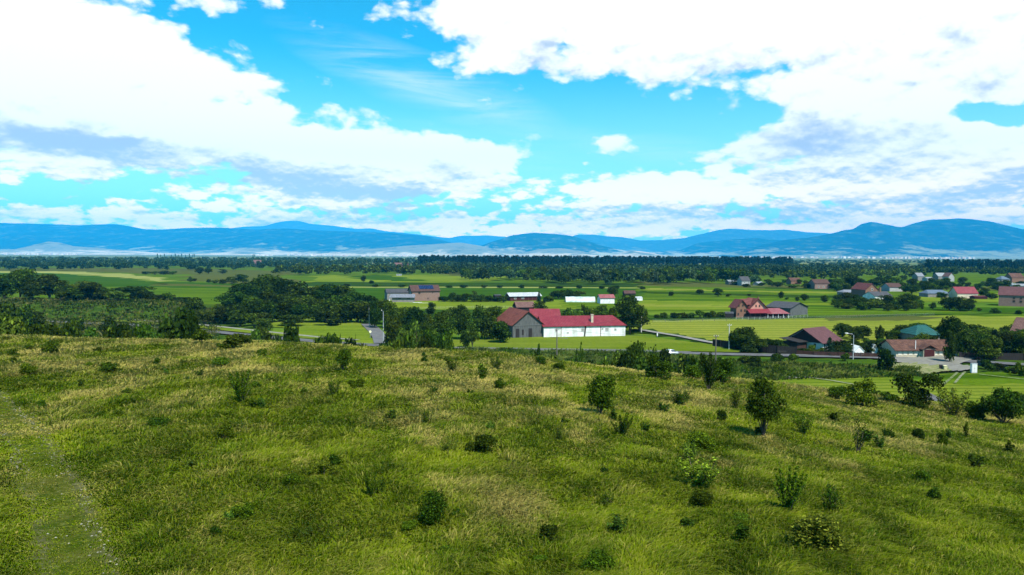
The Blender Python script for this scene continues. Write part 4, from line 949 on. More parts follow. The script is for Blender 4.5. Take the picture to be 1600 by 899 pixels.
board_fence('board_fence', [(1498, 561.2), (1530, 562), (1560, 562.5), (1600, 563.5), (1640, 565)], 1.7, BLACKW, 'dark fence under the garden trees right of the tiled house', step=3)
board_fence('board_fence', [(1527, 571), (1548, 575), (1575, 581), (1604, 587)], 1.2, surf('fence_slate', (0.06, 0.075, 0.075), (0.09, 0.10, 0.10), 1.5), 'slate grey fence beside the white cabinet', step=3)
# long wire fence behind the track toward the pink house
def post_fence(pts, label, h=1.3, n=22, mat=POLEW):
    c = [flat(x, y) for x, y in pts]; root = empty('wire_fence', c[0]); tag(root, label, 'fence')
    tot = [(a, b, (b - a).length) for a, b in zip(c, c[1:])]; L = sum(t[2] for t in tot); ps = []
    for i in range(n + 1):
        s = L * i / n
        for a, b, l in tot:
            if s <= l + 1e-6: ps.append(a.lerp(b, s / l)); break
            s -= l
    for p in ps:
        q = p - c[0]; MB().cyl(q.x, q.y, -.2, h, .06, .05, 6).make('post', mat, root)
    for z in (.5, .9, h - .08):
        link('wire', tubes('wire', [([tuple(p - c[0] + Vector((0, 0, z))) for p in ps], [.012] * len(ps))], GALV), root)
post_fence([(1150, 500), (1180, 500.5), (1220, 499.5), (1262, 497)], 'wire fence with pale posts in front of the pink house and grey barn', n=15, mat=POLEC)
post_fence([(1020, 505), (1100, 503.5), (1200, 501), (1320, 498), (1460, 494)], 'long wire fence along the far side of the yellow hay field', n=26)
post_fence([(655, 484.5), (720, 483), (800, 482.5)], 'wire fence along the light strip below the farmhouse hedge', n=14)
for px_, yb_, lab in ((1027, 526.5, 'short white marker post at the upper end of the farm track'), (596, 546, 'short dark marker post at the near end of the lane')):
    p = flat(px_, yb_); o_ = empty('marker_post', p); tag(o_, lab, 'post'); MB().box(-.14, .14, -.14, .14, -.2, 1.05).make('post', FRAME if 'white' in lab else POLEW, o_); MB().box(-.17, .17, -.17, .17, 1.05, 1.12).make('cap', FRAME if 'white' in lab else POLEW, o_)
# road sign by the lane
p = flat(578.5, 529); sg = empty('road_sign', p, R(12)); tag(sg, 'small yellowish round sign on a post left of the lane', 'road sign')
MB().cyl(0, 0, -.2, 2.4, .04).make('post', GALV, sg)
dk = MB(); n_ = 16; o = 0
dk.v = [(.36 * math.cos(6.2832 * k / n_), -.07, 2.0 + .36 * math.sin(6.2832 * k / n_)) for k in range(n_)] + [(.36 * math.cos(6.2832 * k / n_), -.05, 2.0 + .36 * math.sin(6.2832 * k / n_)) for k in range(n_)]
dk.f = [tuple(range(n_)), tuple(range(2 * n_ - 1, n_ - 1, -1))] + [(i, (i + 1) % n_, n_ + (i + 1) % n_, n_ + i) for i in range(n_)]
dk.make('sign_face', surf('sign_cream', (0.75, 0.74, 0.45), None, rough=.5), sg)
# white cabinet, dark bin, pale bin
p = flat(1522.5, 583.5); cb = empty('cabinet', p, R(-8)); cb.scale = (.72, .72, .80); tag(cb, 'tall white cabinet standing on the grass at the road bend', 'cabinet')
MB().box(-.75, .75, 0, 1.0, .12, 2.55).make('body', surf('cabinet_white', (0.72, 0.74, 0.70), (0.62, 0.64, 0.60), 1, rough=.6), cb)
MB().box(-.85, .85, -.08, 1.08, 2.552, 2.66).make('roof', METAL_L, cb); MB().box(-.8, .8, -.04, 1.04, -.2, .118).make('plinth', CONC, cb)
dr = MB().box(-.62, -.02, -.04, -.004, .3, 2.35).make('door', FRAME, cb); MB().box(-.12, -.08, -.07, -.042, 1.2, 1.4).make('handle', METAL_G, dr)
d2 = MB().box(.02, .62, -.04, -.004, .3, 2.35).make('door', FRAME, cb); MB().box(.08, .12, -.07, -.042, 1.2, 1.4).make('handle', METAL_G, d2)
def bin_(px, yb, mat, label, h=1.15):
    p = flat(px, yb); o = empty('wheelie_bin', p, R(random.uniform(-20, 20))); tag(o, label, 'bin')
    b = MB(); b.v = [(-.26, -.30, .08), (.26, -.30, .08), (.26, .30, .08), (-.26, .30, .08), (-.33, -.38, h), (.33, -.38, h), (.33, .38, h), (-.33, .38, h)]; b.f = [(0, 3, 2, 1), (4, 5, 6, 7), (0, 1, 5, 4), (1, 2, 6, 5), (2, 3, 7, 6), (3, 0, 4, 7)]
    b.make('body', mat, o); MB().slab([(-.36, -.42, h + .07), (.36, -.42, h + .07), (.36, .42, h + .13), (-.36, .42, h + .13)], .05).make('lid', mat, o)
    for s in (-1, 1):
        w_ = MB(); n_ = 12; w_.v = [(s * .30 + e * .03, .30 + .1 * math.cos(6.2832 * k / n_), .1 + .1 * math.sin(6.2832 * k / n_)) for e in (-1, 1) for k in range(n_)]; w_.f = [tuple(range(n_)), tuple(range(2 * n_ - 1, n_ - 1, -1))] + [(i, (i + 1) % n_, n_ + (i + 1) % n_, n_ + i) for i in range(n_)]
        w_.make('wheel', BLACKW, o)
bin_(1470.5, 579.5, BLACKW, 'black bin standing alone by the gravel yard')
bin_(1476.5, 580.5, surf('bin_pale', (0.5, 0.47, 0.25), None), 'pale yellowish bin right beside the black one')
# planks and rubble by the farm buildings
def pile(px, yb, n, label, mat, L=2.4, seed=1, name='plank_pile'):
    r = random.Random(seed); p = gp(px, yb); root = empty(name, p, R(r.uniform(-20, 20))); tag(root, label, 'pile'); m_ = MB()
    for i in range(n):
        x, y, z = r.uniform(-L * .4, L * .4), r.uniform(-.5, .5), i // 3 * .12; m_.box(x - L / 2, x + L / 2, y - .12, y + .12, z, z + .1)
    m_.make('planks', mat, root)
pile(886, 530.5, 7, 'pile of pale boards lying before the white wall', CONC, 2.2, 1)
pile(804, 530.5, 5, 'pale rubble heap at the left barn door', CONC, 1.2, 2, 'rubble_pile')
pile(866, 529.6, 9, 'dark log heap leaning on the left part of the white wall', DARKWOOD, 1.6, 3, 'log_pile')
pile(652, 473.5, 8, 'pale boards stacked before the brick farmhouse', WHITE, 3.0, 4)
pile(663, 474.2, 6, 'light timber lying on the lawn before the brick farmhouse', PLW, 3.6, 5)
pile(641, 474.0, 6, 'pale rubble by the corner of the lean-to', CONC, 2.0, 6, 'rubble_pile')
# hay-coloured stones on the track
STONE = surf('limestone', (0.26, 0.25, 0.19), (0.14, 0.135, 0.09), 5, rough=.95)
r_ = random.Random(4); st = MB()
for k in range(1300):
    i = r_.randrange(len(TRK) - 1); c = TRK[i]; d = (TRK[i + 1] - TRK[i]).normalized(); q = Vector((-d.y, d.x, 0)); s = r_.choice((-1, 1)) * .78 + r_.gauss(0, .30)
    if vnoise(c.x * .6 + s, c.y * .6, 3) < .52: continue
    p = c + q * s + d * r_.uniform(-.5, .5); a = r_.uniform(.012, .05); z = gz(p.x, p.y) + .03; rot = r_.random() * 3; o = len(st.v)
    st.v += [(p.x + a * r_.uniform(.7, 1.3) * math.cos(rot + t_), p.y + a * r_.uniform(.7, 1.3) * math.sin(rot + t_), z) for t_ in (0, 1.3, 2.5, 3.8, 5.0)] + [(p.x, p.y, z + a * .5)]
    st.f += [(o + i2, o + (i2 + 1) % 5, o + 5) for i2 in range(5)]
tag(st.make('track_stones', STONE), kind='stuff')
# silver car behind the bushes
def wheel(parent, x, y, r=.31):
    n_ = 18
    def disc(r_, y0, y1, name, mat, par):
        m_ = MB(); m_.v = [(x + r_ * math.cos(6.2832 * k / n_), yy, r + r_ * math.sin(6.2832 * k / n_)) for yy in (y0, y1) for k in range(n_)]
        m_.f = [tuple(range(n_)), tuple(range(2 * n_ - 1, n_ - 1, -1))] + [(i, (i + 1) % n_, n_ + (i + 1) % n_, n_ + i) for i in range(n_)]; return m_.make(name, mat, par)
    w_ = disc(r, y - .1, y + .1, 'wheel', BLACKW, parent); disc(r * .62, y - .115 if y < 0 else y + .095, y - .095 if y < 0 else y + .115, 'rim', GALV, w_)
p = flat(1046, 555.5); car = empty('parked_car', p, R(2)); tag(car, 'silver car on the road, half hidden behind the leafy bushes', 'car')
PAINT = surf('car_silver', (0.55, 0.57, 0.58), None, rough=.25, spec=.6, metal=.5)
prof = [(-2.1, .35), (-2.15, .75), (-1.9, .95), (-1.35, 1.02), (-.75, 1.42), (.3, 1.48), (1.1, 1.38), (1.75, 1.0), (2.05, .9), (2.1, .4)]
def loft(name, prof, ws, mat, parent):
    n_ = len(prof); v = [(x, -w_, z) for (x, z), w_ in zip(prof, ws)] + [(x, w_, z) for (x, z), w_ in zip(prof, ws)]
    return part(name, v, [tuple(range(n_)), tuple(range(2 * n_ - 1, n_ - 1, -1))] + [(i, (i + 1) % n_, n_ + (i + 1) % n_, n_ + i) for i in range(n_)], mat, parent, True)
body = loft('body', prof[:4] + [(1.75, 1.0)] + prof[8:], [.84, .86, .86, .84, .84, .86, .84], PAINT, car)
loft('cabin', [(-1.35, 1.0), (-.75, 1.36), (.3, 1.42), (1.1, 1.33), (1.75, .98)], [.80, .62, .60, .60, .78], GLASS, car)
loft('car_roof', [(-.78, 1.37), (-.72, 1.43), (.3, 1.49), (1.12, 1.39), (1.12, 1.34)], [.63, .62, .61, .60, .60], PAINT, car)
for x in (-1.3, 1.3):
    for y in (-.80, .80): wheel(car, x, y)
for y in (-.6, .6): MB().box(-2.19, -2.10, y - .18, y + .18, .62, .78).make('headlight', FRAME, car)
# ---------------------------------------------------------------- plants
def leaf_mat(name, c1, c2, c3=None, tr=0.25):
    m_, t, out = new_mat(name)
    geo = t.add('ShaderNodeNewGeometry'); oi = t.add('ShaderNodeObjectInfo'); tcn = t.add('ShaderNodeTexCoord')
    col = t.mix(geo.outputs['Random Per Island'], c1, c2)
    col = t.mix(t.maprange(geo.outputs['Random Per Island'], 0.80, 0.97), col, tuple(min(1, v * 2.1) for v in c2))
    if c3: col = t.mix(t.maprange(t.noise(tcn.outputs['Object'], 3.0, 3), 0.5, 0.7), col, c3)
    hs = t.add('ShaderNodeHueSaturation')
    t.put(hs.inputs['Hue'], t.maprange(oi.outputs['Random'], 0, 1, 0.475, 0.52, False))
    t.put(hs.inputs['Value'], t.maprange(t.math('FRACT', t.math('MULTIPLY', oi.outputs['Random'], 7.31)), 0, 1, 0.7, 1.35, False))
    t.l.new(col, hs.inputs['Color'])
    d = t.add('ShaderNodeBsdfPrincipled'); d.inputs['Roughness'].default_value = 0.7; d.inputs['Specular IOR Level'].default_value = 0.03
    t.l.new(hs.outputs[0], d.inputs['Base Color'])
    tl = t.add('ShaderNodeBsdfTranslucent'); t.l.new(hs.outputs[0], tl.inputs[0])
    mx = t.add('ShaderNodeMixShader'); mx.inputs[0].default_value = tr
    t.l.new(d.outputs[0], mx.inputs[1]); t.l.new(tl.outputs[0], mx.inputs[2]); t.l.new(mx.outputs[0], out.inputs[0])
    return m_
LM = {
 'deep':  leaf_mat('leaves_deep', (0.0060, 0.0175, 0.0020), (0.0280, 0.0500, 0.0035)),
 'mid':   leaf_mat('leaves_mid', (0.0110, 0.0300, 0.0022), (0.0460, 0.0800, 0.0050)),
 'light': leaf_mat('leaves_light', (0.0230, 0.0540, 0.0043), (0.0612, 0.1008, 0.0101)),
 'grey':  leaf_mat('leaves_grey_green', (0.0144, 0.0374, 0.0130), (0.0432, 0.0756, 0.0259)),
 'blue':  leaf_mat('needles_dark', (0.0043, 0.0144, 0.0072), (0.0115, 0.0288, 0.0115), tr=0.1),
 'pine':  leaf_mat('pine_wood', (0.0029, 0.0094, 0.0058), (0.0072, 0.0187, 0.0094), tr=0.05),
 'flower': leaf_mat('leaves_with_blossom', (0.022, 0.050, 0.003), (0.13, 0.17, 0.016), (0.05, 0.085, 0.006)),
 'red':   leaf_mat('leaves_reddish', (0.0288, 0.0130, 0.0072), (0.0504, 0.0288, 0.0101)),
}
BARK = surf('bark', (0.050, 0.038, 0.026), (0.11, 0.09, 0.065), 6.0, rough=0.95)

def leaves(centers, normals, size, r, aspect=0.6):
    n = len(centers)
    N_ = normals + r.normal(0, 0.55, (n, 3)); N_ /= np.linalg.norm(N_, axis=1)[:, None] + 1e-9
    A = np.cross(N_, r.normal(0, 1, (n, 3))); A /= np.linalg.norm(A, axis=1)[:, None] + 1e-9
    B = np.cross(N_, A)
    s = (size * (0.6 + 0.8 * r.random(n)))[:, None]
    a = A * s; b = B * s * aspect
    v = np.stack([centers - a, centers - b + a * 0.1, centers + a, centers + b + a * 0.1], 1).reshape(-1, 3)
    return v
def cloud(lobes, n, size, r, inner=0.25):
    vol = np.array([(l[3] * l[4] + l[4] * l[5] + l[3] * l[5]) for l in lobes]); cnt = np.maximum(3, (vol / vol.sum() * n).astype(int))
    out = []
    for l, c in zip(lobes, cnt):
        d = r.normal(0, 1, (c, 3)); d /= np.linalg.norm(d, axis=1)[:, None]
        d[:, 2] = np.where(d[:, 2] < -0.35, -d[:, 2] * 0.8, d[:, 2])
        rad = np.where(r.random(c) < inner, 0.45 + 0.4 * r.random(c), 0.86 + 0.26 * r.random(c))
        # little sprays that stick out, so that the outline is uneven
        rad *= 1 + 0.16 * np.sin(d[:, 0] * 7 + l[0] * 40) * np.sin(d[:, 1] * 6 + l[1] * 33) + 0.10 * np.sin(d[:, 2] * 11)
        p = np.array(l[:3]) + d * rad[:, None] * np.array(l[3:6])
        out.append(leaves(p, d, size, r))
    return np.concatenate(out)
def leaf_mesh(name, V, mat):
    return mesh_np(name, V, 4, np.arange(len(V)), [mat])

def tpl_broad(seed, mat, n=4200, size=0.030, wide=0.46, low=0.30, nl=17):
    r = np.random.default_rng(seed); lobes = []; cz = (1 + low) / 2; hz_ = (1 - low) / 2
    for i in range(nl):
        a = r.random() * 6.28; e = r.random() ** 0.5; zz = r.uniform(-1, 1)
        k = math.sqrt(max(0, 1 - zz * zz)) * 0.66 * e; s = r.uniform(0.13, 0.235)
        lobes.append((math.cos(a) * k * wide, math.sin(a) * k * wide, cz + zz * hz_ * 0.70, s * wide * 2.1, s * wide * 2.1, s * 0.95))
    V = cloud(lobes, n, size, r)
    V[:, 2] *= 1.0 / max(V[:, 2].max(), 0.5)
    paths = [([(0, 0, -0.03), (0.01, 0, low * 0.7), (r.normal(0, .02), r.normal(0, .02), cz), (0, 0, 0.85)], [0.028, 0.022, 0.014, 0.003])]
    for l in lobes[:8]:
        paths.append(([(0, 0, low * r.uniform(0.5, 1.1)), (l[0] * .5, l[1] * .5, l[2] * .75), (l[0], l[1], l[2])], [0.012, 0.008, 0.003]))
    return leaf_mesh('crown', V, mat), tubes('trunk', paths, BARK), 'crown', 'trunk'
def tpl_bush(seed, mat, n=2600, size=0.045, nl=12, wide=0.5):
    r = np.random.default_rng(seed); lobes = []
    for i in range(nl):
        a = r.random() * 6.28; k = r.random() ** 0.6 * 0.62 * wide; s = r.uniform(0.16, 0.30)
        z = r.uniform(0.16, 0.78) * (1 - 0.45 * k / wide)
        lobes.append((math.cos(a) * k, math.sin(a) * k, z, s * wide * 1.6, s * wide * 1.6, s * 0.85))
    V = cloud(lobes, n, size, r); V[:, 2] = np.maximum(V[:, 2], -0.02); V[:, 2] /= V[:, 2].max()
    paths = []
    for i in range(7):
        l = lobes[i]; paths.append(([(r.normal(0, .03), r.normal(0, .03), -0.03), (l[0] * .4, l[1] * .4, l[2] * .5), (l[0], l[1], l[2])], [0.018, 0.012, 0.004]))
    return leaf_mesh('foliage', V, mat), tubes('stem', paths, BARK), 'foliage', 'stem'
def tpl_vase(seed, mat, n=2600, size=0.034, ns=15, spread=0.42, bare=0.22, fluff=0.055):
    """stems fan upward from one foot, leaves along each"""
    r = np.random.default_rng(seed); paths = []; C_ = []; Nn = []
    for i in range(ns):
        a = r.random() * 6.28; k = r.random() ** 0.6 * spread; h = r.uniform(0.60, 1.0) * (1 - 0.25 * k)
        p0 = np.array([0, 0, -0.02]); p1 = np.array([math.cos(a) * k * 0.30, math.sin(a) * k * 0.30, h * 0.36]); p2 = np.array([math.cos(a) * k, math.sin(a) * k, h])
        paths.append(([tuple(p0), tuple(p1), tuple((p1 + p2) / 2 + r.normal(0, .015, 3)), tuple(p2)], [0.017, 0.011, 0.007, 0.002]))
        m = n // ns; t = bare + (1 - bare) * r.random(m) ** 0.8
        q = np.where((t < .36)[:, None], p0 + (p1 - p0) * (t / .36)[:, None], p1 + (p2 - p1) * ((t - .36) / .64)[:, None])
        f = fluff * (0.5 + 1.3 * np.sin(np.clip(t, 0, 1) * 3.0))[:, None]
        o = r.normal(0, 1, (m, 3)); o /= np.linalg.norm(o, axis=1)[:, None]
        C_.append(q + o * f); Nn.append(o + np.array([0, 0, .4]))
    V = leaves(np.concatenate(C_), np.concatenate(Nn), size, r); V[:, 2] /= V[:, 2].max()
    return leaf_mesh('foliage', V, mat), tubes('stem', paths, BARK), 'foliage', 'stem'
def tpl_conifer(seed, mat, n=2400, size=0.035, base=0.24):
    r = np.random.default_rng(seed); C_ = []; Nn = []; tiers = 13
    for i in range(tiers):
        z = 0.10 + 0.86 * i / tiers; rad = base * (1 - z) ** 0.9 + 0.02; m = int(n * (rad / base) / tiers * 1.6) + 20
        a = r.random(m) * 6.28; k = r.random(m) ** 0.5
        arm = 1 + 0.25 * np.sin(a * 5 + i * 2)
        C_.append(np.stack([np.cos(a) * k * rad * arm, np.sin(a) * k * rad * arm, z + 0.05 * (1 - k) - 0.03 * k + r.normal(0, .008, m)], 1)); Nn.append(np.stack([np.cos(a) * .5, np.sin(a) * .5, np.ones(m)], 1))
    V = leaves(np.concatenate(C_), np.concatenate(Nn), size, r, 0.35)
    V[:, 2] = np.where(V[:, 2] > 1, 1, V[:, 2])
    return leaf_mesh('crown', V, mat), tubes('trunk', [([(0, 0, -.03), (0, 0, .5), (0, 0, .98)], [0.02, 0.014, 0.003])], BARK), 'crown', 'trunk'

TP = {}
for i in range(5): TP['broad%d' % i] = tpl_broad(100 + i, LM['deep'], wide=0.44 + .03 * (i % 3), low=.04, nl=20)
for i in range(5): TP['green%d' % i] = tpl_broad(120 + i, LM['mid'], wide=0.44 + .03 * (i % 3), low=.03, nl=20)
for i in range(3): TP['pale%d' % i] = tpl_broad(140 + i, LM['light'], n=3400, wide=0.46, low=.03, nl=19)
for i in range(3): TP['orchard%d' % i] = tpl_broad(160 + i, LM['mid'], n=2600, wide=0.5, low=.28, nl=12)
for i in range(5): TP['bush%d' % i] = tpl_bush(200 + i, LM['mid'])
for i in range(4): TP['dbush%d' % i] = tpl_bush(220 + i, LM['deep'])
for i in range(4): TP['lbush%d' % i] = tpl_bush(240 + i, LM['light'], n=2200)
for i in range(3): TP['vase%d' % i] = tpl_vase(260 + i, LM['mid'])
for i in range(3): TP['sap%d' % i] = tpl_vase(280 + i, LM['mid'], n=420, ns=5, spread=0.22, size=0.05, bare=0.1, fluff=0.06)
for i in range(3): TP['lsap%d' % i] = tpl_vase(290 + i, LM['light'], n=520, ns=7, spread=0.3, size=0.05, bare=0.1, fluff=0.07)
for i in range(2): TP['fir%d' % i] = tpl_conifer(300 + i, LM['blue'])
TP['poplar0'] = tpl_vase(320, LM['mid'], n=2600, ns=14, spread=0.20, size=0.035, bare=0.05, fluff=0.06)

KIND = {'broad': 'broadleaf_tree', 'green': 'broadleaf_tree', 'pale': 'broadleaf_tree', 'orchard': 'orchard_tree', 'bush': 'shrub', 'dbush': 'shrub', 'lbush': 'shrub',
        'vase': 'shrub', 'sap': 'sapling', 'lsap': 'sapling', 'fir': 'fir_tree', 'poplar': 'poplar_tree'}
def plant_at(pos, h, w, tpl, label, group=None, name=None, cat=None, parts=None, rz=None):
    """h, w: height and full width in metres"""
    a, b, na, nb = parts or TP[tpl]
    kind = name or KIND.get(tpl.rstrip('0123456789'), 'shrub')
    root = empty(kind, pos, random.random() * 6.28 if rz is None else rz)
    tag(root, label, cat or ('tree' if 'tree' in kind else 'bush' if kind == 'shrub' else 'sapling' if kind == 'sapling' else kind), group)
    sx = w / (2 * max(0.05, WID(a))); sc = (sx, sx, h)
    for me, nm in ((a, na), (b, nb)):
        o = bpy.data.objects.new(nm, me); C.objects.link(o); o.parent = root; o.scale = sc
    return root
_wid = {}
def WID(me):
    if me.name not in _wid:
        co = np.empty(len(me.vertices) * 3, np.float32); me.vertices.foreach_get('co', co); co = co.reshape(-1, 3)
        _wid[me.name] = float(np.percentile(np.hypot(co[:, 0], co[:, 1]), 97))
    return _wid[me.name]
def plant(px, yb, hp, wp, tpl, label, group=None, D=None, **kw):
    """seen at px, foot at photo row yb (or at depth D with its top at row yb-hp), hp high and wp wide in photo pixels"""
    if D is None:
        p = gp(px, yb); dep = p.y
        h = hp * dep / F
    else:
        p = at_dist(px, D); dep = D
        d = ray(px, yb - hp); top = CAM_Z + d.z / d.y * D
        h = max(0.6, top - p.z)
    return plant_at((p.x, p.y, p.z - 0.03), h, wp * dep / F, tpl, label, group, **kw)
ORD = ['first', 'second', 'third', 'fourth', 'fifth', 'sixth', 'seventh', 'eighth', 'ninth', 'tenth', 'eleventh', 'twelfth', 'thirteenth', 'fourteenth', 'fifteenth', 'sixteenth', 'seventeenth',
       'eighteenth', 'nineteenth', 'twentieth', 'twenty-first', 'twenty-second', 'twenty-third', 'twenty-fourth', 'twenty-fifth', 'twenty-sixth', 'twenty-seventh', 'twenty-eighth', 'twenty-ninth', 'thirtieth']
def plants_row(items, what, group):
    """items (px, yb, hp, wp, tpl[, D]); labels count the group from the left of the photo"""
    for i, it in enumerate(sorted(items, key=lambda t: t[0])):
        plant(*it[:5], '%s, %s from the left' % (what, ORD[i]), group, D=it[5] if len(it) > 5 else None)

